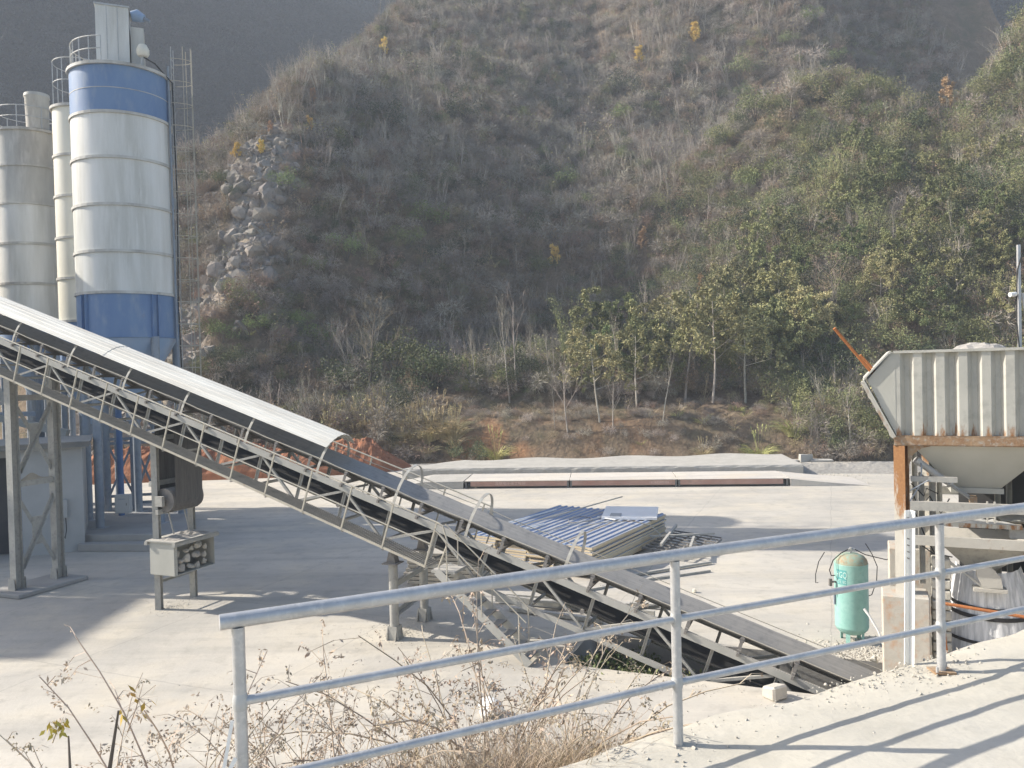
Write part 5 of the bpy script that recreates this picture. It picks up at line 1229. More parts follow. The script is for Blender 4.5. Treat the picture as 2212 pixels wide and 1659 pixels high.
# ------------------------------------------------------------------ plants: generators
class VB:
    """fast builder of twigs and leaves"""
    def __init__(s, seed): s.v = []; s.f = []; s.mi = []; s.r = random.Random(seed)
    def rv(s):
        r = s.r; return Vector((r.gauss(0, 1), r.gauss(0, 1), r.gauss(0, 1))).normalized()
    def twig(s, p, q, w, mi=0):
        d = (q - p); a = d.cross(s.rv())
        if a.length < 1e-5: return
        a = a.normalized() * w; n = len(s.v)
        s.v += [tuple(p - a), tuple(p + a), tuple(q)]; s.f.append((n, n + 1, n + 2)); s.mi.append(mi)
    def rib(s, p, q, w0, w1, mi=0):
        d = (q - p); a = d.cross(s.rv())
        if a.length < 1e-5: return
        a.normalize(); n = len(s.v)
        s.v += [tuple(p - a * w0), tuple(p + a * w0), tuple(q + a * w1), tuple(q - a * w1)]; s.f.append((n, n + 1, n + 2, n + 3)); s.mi.append(mi)
    def tube(s, pts, rs, n=4, mi=0):
        base = len(s.v); d0 = (pts[1] - pts[0]).normalized(); a = d0.cross(Vector((.3, 1, .2))).normalized()
        for i, p in enumerate(pts):
            d = (pts[min(i + 1, len(pts) - 1)] - pts[max(i - 1, 0)]).normalized(); a = (a - d * a.dot(d)).normalized(); b_ = d.cross(a)
            for k in range(n): s.v.append(tuple(p + (a * math.cos(6.283 * k / n) + b_ * math.sin(6.283 * k / n)) * rs[i]))
        for i in range(len(pts) - 1):
            for k in range(n): s.f.append((base + i * n + k, base + i * n + (k + 1) % n, base + (i + 1) * n + (k + 1) % n, base + (i + 1) * n + k)); s.mi.append(mi)
    def leaf(s, p, d, L_, w, mi=0):
        a = d.cross(s.rv())
        if a.length < 1e-5: return
        a = a.normalized() * w; n = len(s.v); m_ = p + d * L_ * .45
        s.v += [tuple(p), tuple(m_ + a), tuple(p + d * L_), tuple(m_ - a)]; s.f.append((n, n + 1, n + 2, n + 3)); s.mi.append(mi)
    def mesh(s, name, mats):
        me = bpy.data.meshes.new(name); me.from_pydata(s.v, [], s.f)
        for m in mats: me.materials.append(MATS[m])
        if len(mats) > 1: me.polygons.foreach_set('material_index', s.mi)
        me.update(); return me
def grow(vb, p, d, L_, r, depth, maxd, spread=.6, up=.25, nb=(3, 5), tips=None, tubes=True, start=.35, shrink=.62, bend=.12):
    """a branch with sub-branches; collects twig tips"""
    R = vb.r; n = 4 if depth < 2 else 2; pts = [p]; dd = d.copy()
    for k in range(n):
        dd = (dd + vb.rv() * bend + Vector((0, 0, up * .12))).normalized(); pts.append(pts[-1] + dd * (L_ / n))
    rs = [r * (1 - .75 * k / n) for k in range(n + 1)]
    if depth < 2 and tubes: vb.tube(pts, rs, 5 if depth == 0 else 3)
    else:
        for a, b_, w0, w1 in zip(pts, pts[1:], rs, rs[1:]): vb.rib(a, b_, w0, w1)
    if depth == maxd:
        if tips is not None: tips.append((pts[-1], dd)); tips.append((pts[len(pts) // 2], dd))
        return
    nbr = R.randint(*nb)
    for k in range(nbr):
        t = start + (1 - start) * (k + R.random()) / nbr; i = min(int(t * n), n - 1); q = pts[i].lerp(pts[i + 1], t * n - i)
        side = dd.cross(vb.rv()).normalized(); nd = (dd * (1 - spread * .5) + side * spread + Vector((0, 0, up))).normalized()
        grow(vb, q, nd, L_ * shrink * R.uniform(.6, 1.1) * (1.15 - .5 * t), max(rs[i] * .55, .006), depth + 1, maxd, spread, up, nb, tips, tubes, .3, shrink, bend)
def proto(name, parts):
    """parts: list of (part name, mesh). Returns a root Empty with children (the first thing of its kind)"""
    root = bpy.data.objects.new(name, None); COL.objects.link(root); root.empty_display_size = .3; INV[root.name] = Matrix.Identity(4)
    for nm, me in parts:
        o = bpy.data.objects.new(nm, me); COL.objects.link(o); o.parent = root
    return root
def make_bare_tree(seed, H, spread=.55, up=.35, bark='bark_pale', twig='twig_grey', start=.4, dens=(4, 6), r=None):
    vb = VB(seed); tb = VB(seed + 1); R = vb.r
    pts = [Vector((0, 0, -.3))]; d = Vector((R.uniform(-.08, .08), R.uniform(-.05, .05), 1)).normalized(); n = 7
    for k in range(n): d = (d + vb.rv() * .05 + Vector((0, 0, .05))).normalized(); pts.append(pts[-1] + d * (H * .8 / n))
    r0 = r or H * .011; rs = [r0 * (1 - .8 * k / n) for k in range(n + 1)]; vb.tube(pts, rs, 6)
    nb = R.randint(9, 13)
    for k in range(nb):
        t = start + (1 - start) * (k + R.random() * .8) / nb; i = min(int(t * n), n - 1); q = pts[i].lerp(pts[i + 1], t * n - i)
        a = k * 2.4 + R.random(); nd = Vector((math.cos(a) * spread, math.sin(a) * spread, up + .4)).normalized()
        grow(tb, q, nd, H * .34 * (1.25 - .7 * t), rs[i] * .45, 1, 3, .5, up, dens, None)
    return vb.mesh('trunk', [bark]), tb.mesh('crown', [twig])
def make_leafy_tree(seed, H, leafm, bark='bark_pale', nleaf=9, ls=.22, start=.45, spread=.6, droop=.2, fill=1.0, up=.3):
    vb = VB(seed); tb = VB(seed + 1); R = vb.r
    pts = [Vector((0, 0, -.3))]; d = Vector((R.uniform(-.1, .1), R.uniform(-.05, .05), 1)).normalized(); n = 7
    for k in range(n): d = (d + vb.rv() * .06 + Vector((0, 0, .05))).normalized(); pts.append(pts[-1] + d * (H * .85 / n))
    r0 = H * .012; rs = [r0 * (1 - .8 * k / n) for k in range(n + 1)]; vb.tube(pts, rs, 6)
    tips = []; nb = R.randint(10, 14)
    for k in range(nb):
        t = start + (1 - start) * (k + R.random() * .8) / nb; i = min(int(t * n), n - 1); q = pts[i].lerp(pts[i + 1], t * n - i)
        a = k * 2.4 + R.random(); nd = Vector((math.cos(a) * spread, math.sin(a) * spread, up)).normalized()
        grow(vb, q, nd, H * .30 * (1.25 - .7 * t), rs[i] * .45, 1, 3, .6, up * .6, (3, 4), tips)
    for p, d in tips:
        if R.random() > fill: continue
        for _ in range(nleaf):
            dd = (vb.rv() + Vector((0, 0, -droop)) + d * .4).normalized(); tb.leaf(p + vb.rv() * ls * 1.1 * R.random(), dd, ls * R.uniform(.7, 1.3), ls * .26)
    return vb.mesh('trunk', [bark]), tb.mesh('crown', [leafm])
def make_bush(seed, H, Wd, leafm, n=1000, ls=.16, lumps=9, bark='bark_dark', elong=.3):
    vb = VB(seed); tb = VB(seed + 1); R = vb.r; L_ = []
    for k in range(lumps):
        a = R.random() * 6.28; q = R.random() ** .5 * Wd * .5; z = H * R.uniform(.3, .82) * (1 - .35 * q / Wd); L_.append((Vector((q * math.cos(a), q * math.sin(a), z)), R.uniform(.16, .32) * min(H, Wd)))
        vb.tube([Vector((0, 0, -.2)), Vector((q * .4 * math.cos(a), q * .4 * math.sin(a), z * .5)), L_[-1][0]], [.05 * H / 3, .03 * H / 3, .01], 3)
    for i in range(n):
        c, rr_ = L_[i % lumps]; d = tb.rv(); p = c + Vector((d.x, d.y, d.z * .85)) * rr_ * (R.random() ** .35)
        tb.leaf(p, (d + tb.rv() * .9 + Vector((0, 0, .1))).normalized(), ls * R.uniform(.6, 1.4), ls * elong)
    return vb.mesh('trunk', [bark]), tb.mesh('crown', [leafm])
def make_bamboo(seed, H, n=16, leafm='leaf_bamboo'):
    vb = VB(seed); tb = VB(seed + 1); R = vb.r
    for k in range(n):
        a = R.random() * 6.28; q = R.random() * .8; p = Vector((q * math.cos(a), q * math.sin(a), -.2)); h = H * R.uniform(.7, 1.0); pts = [p]; d = Vector((.10 * math.cos(a), .10 * math.sin(a), 1)).normalized()
        for i in range(8):
            d = (d + Vector((math.cos(a), math.sin(a), 0)) * .014 * i + Vector((0, 0, -.02 * max(0, i - 4))) + vb.rv() * .03).normalized(); pts.append(pts[-1] + d * h / 8)
        vb.tube(pts, [.03 * (1 - .85 * i / 8) + .004 for i in range(9)], 3)
        for i in range(2, 9):
            for _ in range(9):
                q_ = pts[i].lerp(pts[i - 1], R.random()); o = tb.rv() * R.random() * .55 * (1.2 - .08 * i)
                tb.leaf(q_ + o, (tb.rv() + Vector((0, 0, -.7))).normalized(), R.uniform(.18, .36), .035)
    return vb.mesh('culms', ['leaf_bamboo']), tb.mesh('foliage', [leafm])
def make_grass(seed, H, n=150, leafm='dry_grass', plumes=8, wd=.022, droop=1.0, rad=.35):
    vb = VB(seed); R = vb.r
    for k in range(n):
        a = R.random() * 6.28; q = rad * R.random() ** .6; p = Vector((q * math.cos(a), q * math.sin(a), -.05)); h = H * R.uniform(.5, 1.0); lean = R.uniform(.15, .75); d = Vector((math.cos(a) * lean, math.sin(a) * lean, 1)).normalized()
        ps = [p]; w = wd * R.uniform(.7, 1.3)
        for i in range(3): ps.append(ps[-1] + d * h / 3); d = (d + Vector((math.cos(a) * .35, math.sin(a) * .35, -.38 * droop))).normalized()
        side = d.cross(vb.rv()).normalized(); b0 = len(vb.v)
        for i, q_ in enumerate(ps):
            ww = w * (1 - i / 3.2); vb.v += [tuple(q_ - side * ww), tuple(q_ + side * ww)]
        for i in range(3): vb.f.append((b0 + 2 * i, b0 + 2 * i + 1, b0 + 2 * i + 3, b0 + 2 * i + 2)); vb.mi.append(0)
    for k in range(plumes):
        a = R.random() * 6.28; d = Vector((math.cos(a) * .22, math.sin(a) * .22, 1)).normalized(); q_ = d * H * R.uniform(1.0, 1.25); vb.rib(Vector((0, 0, 0)), q_, .007, .005)
        for i in range(7): vb.leaf(q_ - d * .06 * i, (d + vb.rv() * .5).normalized(), .16, .02)
    return vb.mesh('blades', [leafm])
def make_brush(seed, H, Wd, stems, twigm, tw=.016, vertical=.5, leafm=None, nl=0, ls=.1):
    vb = VB(seed); R = vb.r
    for k in range(stems):
        a = R.random() * 6.28; s_ = Wd * (R.random() ** .7) * .5; d = Vector((math.cos(a) * s_ / H * (1 - vertical) * 2, math.sin(a) * s_ / H * (1 - vertical) * 2, 1)).normalized()
        p = Vector((math.cos(a) * s_ * vertical, math.sin(a) * s_ * vertical, -.1)); h = H * R.uniform(.6, 1.05)
        q1 = p + d * h * .5; d2 = (d + vb.rv() * .22).normalized(); q2 = q1 + d2 * h * .5
        vb.rib(p, q1, tw * 1.3, tw); vb.rib(q1, q2, tw, tw * .3)
        for i in range(7):
            t = R.uniform(.25, 1); o = p.lerp(q1, min(1, t * 2)) if t < .5 else q1.lerp(q2, t * 2 - 1)
            dd = (d + vb.rv() * .75).normalized(); e = o + dd * h * R.uniform(.14, .34); vb.twig(o, e, tw * .65)
            for j in range(2): m_ = o.lerp(e, R.uniform(.4, .9)); vb.twig(m_, m_ + (dd + vb.rv() * .8).normalized() * h * R.uniform(.07, .16), tw * .45)
            if leafm and i < nl: vb.leaf(e, vb.rv(), ls * R.uniform(.7, 1.3), ls * .3, 1)
    return vb.mesh('brush', [twigm] + ([leafm] if leafm else []))

def make_bare_small(seed, H, twig):
    vb = VB(seed); R = vb.r
    for s_ in range(R.randint(2, 4)):
        a = R.random() * 6.28; d = Vector((math.cos(a) * .22, math.sin(a) * .22, 1)).normalized()
        grow(vb, Vector((math.cos(a) * .1, math.sin(a) * .1, -.2)), d, H * R.uniform(.6, .85), .035, 1, 3, .5, .5, (5, 6), None, True, .25, .5)
    return vb.mesh('small_tree', [twig])
def scatter(name, pts, rots, scl, idx, meshes, label, cat):
    """uncountable cover: instances of a few plant meshes on given points, one object"""
    col = bpy.data.collections.new(name + '_kinds')
    for k, me in enumerate(meshes): col.objects.link(bpy.data.objects.new(f'{name}_kind_{k:02d}', me))
    me = bpy.data.meshes.new(name); me.from_pydata([tuple(p) for p in pts], [], [])
    for an, ty, data in (('prot', 'FLOAT_VECTOR', np.asarray(rots, np.float32).reshape(-1)), ('pscale', 'FLOAT', np.asarray(scl, np.float32)), ('pidx', 'INT', np.asarray(idx, np.int32))):
        a = me.attributes.new(an, ty, 'POINT'); a.data.foreach_set('vector' if ty == 'FLOAT_VECTOR' else 'value', data)
    o = bpy.data.objects.new(name, me); COL.objects.link(o)
    ng = bpy.data.node_groups.new(name, 'GeometryNodeTree'); ng.interface.new_socket('Geometry', in_out='INPUT', socket_type='NodeSocketGeometry'); ng.interface.new_socket('Geometry', in_out='OUTPUT', socket_type='NodeSocketGeometry')
    N = ng.nodes; L = ng.links; gi = N.new('NodeGroupInput'); go = N.new('NodeGroupOutput'); ip = N.new('GeometryNodeInstanceOnPoints'); ci = N.new('GeometryNodeCollectionInfo')
    ci.inputs['Collection'].default_value = col; ci.inputs['Separate Children'].default_value = True; ci.inputs['Reset Children'].default_value = True
    def na(n_, t):
        x = N.new('GeometryNodeInputNamedAttribute'); x.data_type = t; x.inputs['Name'].default_value = n_; return x.outputs['Attribute']
    L.new(gi.outputs[0], ip.inputs['Points']); L.new(ci.outputs[0], ip.inputs['Instance']); ip.inputs['Pick Instance'].default_value = True
    L.new(na('pidx', 'INT'), ip.inputs['Instance Index']); L.new(na('prot', 'FLOAT_VECTOR'), ip.inputs['Rotation']); L.new(na('pscale', 'FLOAT'), ip.inputs['Scale'])
    L.new(ip.outputs[0], go.inputs[0]); md = o.modifiers.new('plants', 'NODES'); md.node_group = ng
    return tag(o, label, cat, kind='stuff')


# ------------------------------------------------------------------ trees and clumps one can point to
def px_h(p, px_height): return px_height / 1728.0 * p.y
KINDS = {}; CLEAR = []
def kind_proto(key, name, parts_list, h):
    KINDS[key] = [(proto(name, pl), h) for pl in parts_list]
    for r, _ in KINDS[key]: r['_free'] = 1
def put(key, p, H, label, cat, group=None, rz=None, v=None, lean=None):
    arr = KINDS[key]; i = v if v is not None else random.randrange(len(arr)); root, h = arr[i]
    if root.get('_free'): o = root; del root['_free']
    else: o = copy_tree(root)
    for k in ('label', 'category', 'group'): 
        if k in o: del o[k]
    s = H / h
    e = (lean[0] if lean else random.gauss(0, .03), lean[1] if lean else random.gauss(0, .03), random.uniform(0, 6.28) if rz is None else rz)
    o.location = p; o.rotation_euler = e; o.scale = (s, s, s)
    return tag(o, label, cat, group)
TP = ('trunk', 'crown')
kind_proto('bare', 'bare_tree', [list(zip(TP, make_bare_tree(200 + i, 8, .5, .45, start=.35))) for i in range(3)], 8)
kind_proto('slim', 'bare_tree', [list(zip(TP, make_bare_tree(220 + i, 8, .3, .8, start=.5, dens=(3, 4), r=.07))) for i in range(3)], 8)
kind_proto('wide', 'bare_tree', [list(zip(TP, make_bare_tree(240 + i, 8, .75, .25, 'bark_dark', 'twig_brown', start=.3))) for i in range(2)], 8)
kind_proto('pale', 'pale_leaved_tree', [list(zip(TP, make_leafy_tree(260 + i, 8, 'leaf_pale_yellow', nleaf=17, ls=.21, fill=.8, spread=.7, start=.4))) for i in range(3)], 8)
kind_proto('leafy', 'green_tree', [list(zip(TP, make_leafy_tree(280 + i, 7, 'leaf_green', 'bark_dark', nleaf=18, ls=.19, start=.2, spread=.75))) for i in range(2)], 7)
kind_proto('olive', 'olive_tree', [list(zip(TP, make_leafy_tree(290 + i, 7, 'leaf_bamboo', 'bark_dark', nleaf=18, ls=.22, start=.15, droop=.6, spread=.75))) for i in range(2)], 7)
kind_proto('yellow', 'yellow_tree', [list(zip(TP, make_leafy_tree(300 + i, 4, 'leaf_yellow', 'bark_dark', nleaf=10, ls=.17, start=.15, spread=.4, up=.7))) for i in range(2)], 4)
kind_proto('orange', 'orange_tree', [list(zip(TP, make_leafy_tree(310, 4, 'leaf_orange', 'bark_dark', nleaf=7, ls=.16, start=.15, spread=.4, up=.7)))], 4)
kind_proto('bush', 'evergreen_bush', [list(zip(TP, make_bush(320 + i, 3, 3, m, 1700, .13))) for i, m in enumerate(('leaf_green', 'leaf_bright', 'leaf_dark'))], 3)
kind_proto('bamboo', 'bamboo_clump', [list(zip(('culms', 'foliage'), make_bamboo(330 + i, 8))) for i in range(2)], 8)
kind_proto('grass', 'grass_clump', [[('blades', make_grass(340, 1.6, 200, 'dry_grass', 10))], [('blades', make_grass(341, 1.6, 220, 'dry_grass', 6, droop=1.3))], [('blades', make_grass(342, 1.6, 240, 'green_grass', 8, droop=1.2))]], 1.6)
def T(key, px, py, top, label, cat, group=None, v=None, lean=None):
    p = hill_hit(px, py); p.z -= .1; H = px_h(p, py - top)
    if key in ('yellow', 'orange', 'bush'): CLEAR.append((p.x, p.y, .4 * H + .4))
    if key in ('yellow', 'orange'): H = H * 1.25 + .6
    if key == 'bush' : H = H * 1.4 + .5
    return put(key, p, H, label, cat, group, v=v, lean=lean)
# trunks on the terraced bank (photo: foot of trunk, top)
T('slim', 1101, 871, 613, 'tall slim leafless tree with pale trunk, left one of the bank in the middle', 'tree', v=0)
T('bare', 1116, 842, 584, 'leafless tree with upswept crown just right of the pale slim tree', 'tree', v=1)
T('slim', 1028, 836, 690, 'thin leafless sapling rising from the yellow green grass clump', 'tree', v=1)
T('slim', 1146, 821, 666, 'leafless sapling between the upswept tree and the bamboo', 'tree', v=2)
T('slim', 1187, 833, 700, 'straight sapling left of the bamboo clump on the upper terrace', 'tree', v=0)
T('slim', 1198, 830, 690, 'sapling close beside the bamboo clump on the upper terrace', 'tree', v=1)
T('bare', 1227, 935, 745, 'crooked bare tree rooted low on the bank in front of the bamboo', 'tree', v=0)
T('slim', 1200, 933, 800, 'leaning bare sapling left of the crooked tree at the bank foot', 'tree', v=2, lean=(0, -.2))
T('pale', 1296, 912, 690, 'slender tree with sparse pale leaves right of the bamboo', 'tree', v=0)
T('bare', 1324, 927, 800, 'small bare tree with broken crown on the middle of the bank', 'tree', v=2)
T('slim', 1432, 912, 740, 'leaning thin tree on the bank left of the tall pale yellow tree', 'tree', v=0, lean=(0, .08))
T('pale', 1479, 871, 600, 'tall tree with pale yellow leaves and forked trunk in the middle of the bank', 'tree', v=1)
T('pale', 1539, 871, 598, 'tall white stemmed tree with yellowish crown right of the forked one', 'tree', v=2)
T('pale', 1611, 872, 620, 'tall yellowish tree with straight stem at the right of the bank', 'tree', v=0)
T('slim', 1660, 850, 730, 'thin bare stem in the shade right of the yellowish trees', 'tree', v=2)
T('pale', 1400, 800, 640, 'pale leaved tree half hidden behind the forked tree', 'tree', v=1)
T('bare', 1837, 984, 811, 'small grey bare tree with fan of fine twigs left of the hopper', 'tree', v=1)
T('bare', 1753, 981, 850, 'small bare tree with arching branches beside the silvery grass', 'tree', v=0)
T('wide', 1812, 720, 510, 'large dark leafless tree leaning left above the hopper rods', 'tree', v=0, lean=(0, -.12))
T('wide', 1619, 600, 470, 'broad bare brown tree on the slope above the yellowish trees', 'tree', v=1)
T('wide', 795, 858, 600, 'dark bare tree with wide fan crown behind the conveyor cover', 'tree', v=0)
T('wide', 712, 800, 670, 'dark bare tree left of the wide fan crowned one on the shady slope', 'tree', v=1)
T('bare', 1930, 560, 420, 'bare grey tree on the green slope above the hopper', 'tree', v=2)
T('bare', 2080, 640, 470, 'pale bare tree with crooked stem upper right of the hopper', 'tree', v=0)
T('bare', 2030, 600, 480, 'bare tree between the two grey trees on the right slope', 'tree', v=1)
# bamboo and green trees
T('bamboo', 1232, 800, 615, 'tall plume of light green bamboo at the centre of the slope foot', 'bamboo', v=0)
T('bamboo', 1275, 810, 690, 'lower bamboo clump right of the tall plume', 'bamboo', v=1)
T('leafy', 1345, 780, 620, 'dark green tree behind the pale leaved trees in the middle', 'tree', v=0)
T('leafy', 1310, 820, 690, 'green tree beside the lower bamboo clump', 'tree', v=1)
T('bamboo', 2085, 345, 265, 'feathery olive bamboo on the ridge at the right', 'bamboo', v=0)
T('bamboo', 2040, 330, 255, 'feathery bamboo left on the right ridge', 'bamboo', v=1)
T('olive', 1985, 300, 225, 'olive tree on the lit right ridge line', 'tree', v=0)
T('olive', 2170, 370, 280, 'yellowish feathery tree at the right end of the ridge', 'tree', v=1)
T('orange', 2047, 250, 190, 'orange pink tree on the crest of the right ridge', 'tree')
T('leafy', 1789, 820, 720, 'round green tree just left of the hopper tip', 'tree', v=0)
T('leafy', 1830, 740, 640, 'green tree behind the rusty rods of the hopper', 'tree', v=1)
n_ = 0
GT = [(1880, 560), (1930, 600), (1990, 560), (2040, 520), (2090, 600), (2160, 540), (1830, 500), (1760, 500), (1700, 540), (2200, 600), (1905, 440), (2010, 420), (2110, 400), (1855, 380), (1780, 440), (1720, 600), (1640, 580), (1900, 690), (1960, 720), (2010, 740), (2070, 720), (2130, 700), (2180, 740), (1700, 700), (1745, 640), (1860, 600), (1980, 520), (2120, 560), (2180, 480), (1880, 480), (1780, 560), (1660, 640), (1560, 700), (1940, 420), (2060, 450), (1820, 420), (2150, 620), (1720, 760), (1650, 770), (1590, 770), (1500, 740), (1960, 620), (1900, 760), (2040, 660)]
for i, (px, py) in enumerate(GT):
    k = ('leafy', 'olive', 'pale', 'olive', 'leafy')[i % 5] if i % 7 else 'bamboo'
    lb = {'leafy': 'dense green leafy tree', 'olive': 'olive green drooping tree', 'pale': 'yellowish pale leaved tree', 'bamboo': 'feathery bamboo clump'}[k] + (' high on' if py < 500 else ' half way up' if py < 645 else ' low on') + (' the sunlit slope left of the hopper' if px < 1850 else ' the sunlit slope above the hopper' if px < 2060 else ' the sunlit slope at the right edge')
    T(k, px, py, py - random.uniform(95, 160), lb, 'bamboo' if k == 'bamboo' else 'tree', 'leafy trees on the right slope')
BT = [(1690, 560), (1740, 480), (1840, 540), (1910, 620), (1990, 680), (2100, 640), (2190, 660), (2140, 430), (1570, 590), (1500, 560), (1430, 560), (1360, 600), (1640, 510), (1960, 480), (2060, 540), (1300, 650), (1060, 720), (1000, 740), (1180, 660), (1130, 700)]
for i, (px, py) in enumerate(BT): T(('bare', 'wide', 'slim')[i % 3], px, py, py - random.uniform(70, 120), ('upswept grey leafless tree', 'broad dark leafless tree', 'thin pale leafless sapling')[i % 3] + (' in the scrub left of the bamboo' if px < 1230 else ' in the scrub above the bank trees' if px < 1600 else ' in the scrub left of the hopper mast' if px < 1900 else ' in the scrub above the hopper'), 'tree', 'leafless trees on the slope')
MT = [(1270, 830), (1300, 800), (1360, 800), (1420, 790), (1480, 790), (1540, 790), (1600, 790), (1650, 790), (1700, 800), (1740, 790), (1255, 860), (1340, 850), (1375, 880), (1410, 850), (1450, 830), (1505, 850), (1555, 830), (1580, 800), (1630, 820), (1680, 830), (1720, 820), (1760, 800), (1290, 770), (1390, 760), (1460, 760), (1530, 760), (1600, 740), (1690, 740)]
for i, (px, py) in enumerate(MT): T(('pale', 'leafy', 'olive', 'pale', 'olive', 'slim')[i % 6], px, py, py - random.uniform(110, 200), ('pale yellow leaved tree', 'dense green tree', 'olive green tree', 'pale yellow leaved tree', 'olive green tree', 'thin bare tree')[i % 6] + (' at the front' if py > 825 else ' at the back') + (' left' if px < 1420 else ' middle' if px < 1590 else ' right') + ' of the thicket on the bank', 'tree', 'thicket trees at the slope foot')
# coloured trees higher up
for px, py, h, k, lb in ((831, 128, 34, 'yellow', 'bright orange yellow tree on the upper left ridge'), (1502, 105, 42, 'yellow', 'bright yellow tree high in the middle of the hill'), (1382, 150, 36, 'yellow', 'yellow tree lower left of the bright one high on the hill'), (670, 292, 26, 'yellow', 'small yellow tree on the left ridge above the rock outcrop'),
        (511, 350, 26, 'yellow', 'orange yellow tree at the lower end of the left ridge line'), (565, 342, 26, 'yellow', 'small yellow tree right of the ridge end tree'), (585, 296, 20, 'orange', 'tiny orange tree on the left skyline'), (674, 230, 26, 'orange', 'pale orange tree on the left skyline'), (1392, 62, 26, 'pale', 'pale yellow tree near the top of the hill'),
        (1200, 590, 40, 'yellow', 'yellow tree at the edge of the shady hollow'), (1387, 552, 40, 'orange', 'orange tinted sapling in the middle of the slope'), (1520, 650, 40, 'orange', 'orange brown crowned tree between the yellowish trees'), (2093, 385, 50, 'pale', 'pale yellow tree on the right slope'), (1198, 520, 14, 'orange', 'tiny red leaved shrub in the shady hollow'), (435, 480, 22, 'orange', 'orange shrub left of the rock outcrop')):
    T(k, px, py, py - h, lb, 'tree')
BL = ['left of the rock outcrop', 'above the rock outcrop', 'on the left ridge', 'in the shady hollow', 'in the lower shade', 'at the skyline', 'on the right shade', 'high on the right']
GBU = [(733, 335, 44, 0, 'conspicuous dark green bush on the spur above the shady hollow'), (622, 424, 36, 1, 'bright green bush right above the rock outcrop'), (480, 408, 26, 0, 'small green bush on the slope left of the rock outcrop'), (921, 502, 46, 1, 'bright green bush in the middle of the shady hollow'), (880, 540, 34, 1, 'green bush lower left of the bright one in the hollow'), (826, 282, 50, 2, 'broad dark bush on the upper left slope'),
       (749, 566, 40, 1, 'green bush at the left foot of the shady hollow'), (679, 592, 24, 1, 'small bright green bush below the rock outcrop'), (484, 742, 32, 1, 'yellow green bush growing on the grey rock face'), (563, 728, 28, 1, 'bright green bush right of the grey rock face'), (677, 762, 44, 1, 'green bush above the conveyor cover'), (640, 716, 30, 1, 'small green bush left of the dark bare tree'), (620, 700, 20, 1, 'tiny bright green bush on the shady rocks'),
       (1748, 66, 30, 1, 'bright green bush in the dark upper right'), (1704, 104, 24, 0, 'green bush left of the bright one in the upper right'), (1799, 138, 24, 1, 'yellow green bush right of the bright ones in the upper right'), (1597, 180, 44, 0, 'tall green bush left of the dark upper right slope'), (1599, 222, 30, 0, 'slim green bush below the tall one'), (1633, 262, 50, 0, 'tall green bush at the edge of the right shade'), (1333, 268, 28, 1, 'bright green bush in the upper middle'),
       (1349, 356, 26, 0, 'green bush in the middle of the shady slope'), (1167, 350, 24, 0, 'green bush on the left of the middle shade'), (1216, 416, 40, 0, 'upright green bush in the middle shade'), (1264, 458, 30, 0, 'green bush below the upright one in the middle shade'), (1643, 410, 40, 1, 'yellow green bush on the rim of the lit slope'), (1345, 205, 40, 2, 'dark bush on the upper middle slope'), (1000, 270, 44, 2, 'dark bush on the grey upper slope'), (1680, 470, 40, 0, 'green bush on the lit slope below the rim'), (1170, 600, 40, 0, 'green bush left of the yellow tree'), (850, 820, 80, 0, 'broad green bush above the dry grass at the hill foot'), (760, 860, 70, 2, 'dark green bush behind the end of the conveyor cover'), (930, 840, 70, 0, 'green bush right of the broad one at the hill foot'), (900, 870, 60, 2, 'dark bush above the dry grass clumps')]
for px, py, h, v, lb in GBU: T('bush', px, py, py - h, lb, 'bush', v=v)
# grass clumps at the foot
T('grass', 1019, 838, 778, 'big yellow green grass clump on the bank left of the terraces', 'grass clump', v=2)
T('grass', 1073, 992, 930, 'bright green grass clump at the left end of the raised slab', 'grass clump', v=2)
T('grass', 1714, 940, 872, 'large silvery green grass clump left of the hopper', 'grass clump', v=2)
T('grass', 1640, 990, 930, 'drooping green grass clump at the bank foot left of the silvery one', 'grass clump', v=2)
T('grass', 1520, 985, 945, 'small dry grass tuft at the bank foot in the middle', 'grass clump', v=0)
T('bush', 1010, 1003, 965, 'low grey green bush beside the bright grass clump', 'bush', v=2)
for i in range(70):
    px = 700 + 290 * random.random() ** .9; py = random.uniform(900, 985) if px < 960 else random.uniform(930, 985)
    T('grass', px, py, py - random.uniform(34, 62), 'dry straw coloured grass clump at the hill foot behind the conveyor', 'grass clump', 'dry grass clumps behind the conveyor', v=i % 2)

# ------------------------------------------------------------------ soil bank and dry weeds below the platform edge
def edge_y(x): return float(np.interp(x, [e[0] for e in EDGE], [e[1] for e in EDGE]))
def bank_z(x, y): return 4.72 - .80 * max(0, y - edge_y(x))
V = []; F = []; m = MB(); nu, nv = 60, 24
for i in range(nu + 1):
    for j in range(nv + 1):
        x = -9 + 9.8 * i / nu; d = 6.2 * (j / nv) ** 1.3; y = edge_y(x) + d + .02
        V.append((x, y, max(-.05, bank_z(x, y) * (1 if i < nu else .99) + .10 * float(fbm(np.array([x * 2.]), np.array([y * 2.]), 71, 4)[0]))))
for i in range(nu):
    for j in range(nv): F.append((i * (nv + 1) + j, i * (nv + 1) + j + 1, (i + 1) * (nv + 1) + j + 1, (i + 1) * (nv + 1) + j))
m.add(V, F); tag(m.build('soil_bank', 'dust_soil', smooth=True), kind='structure')
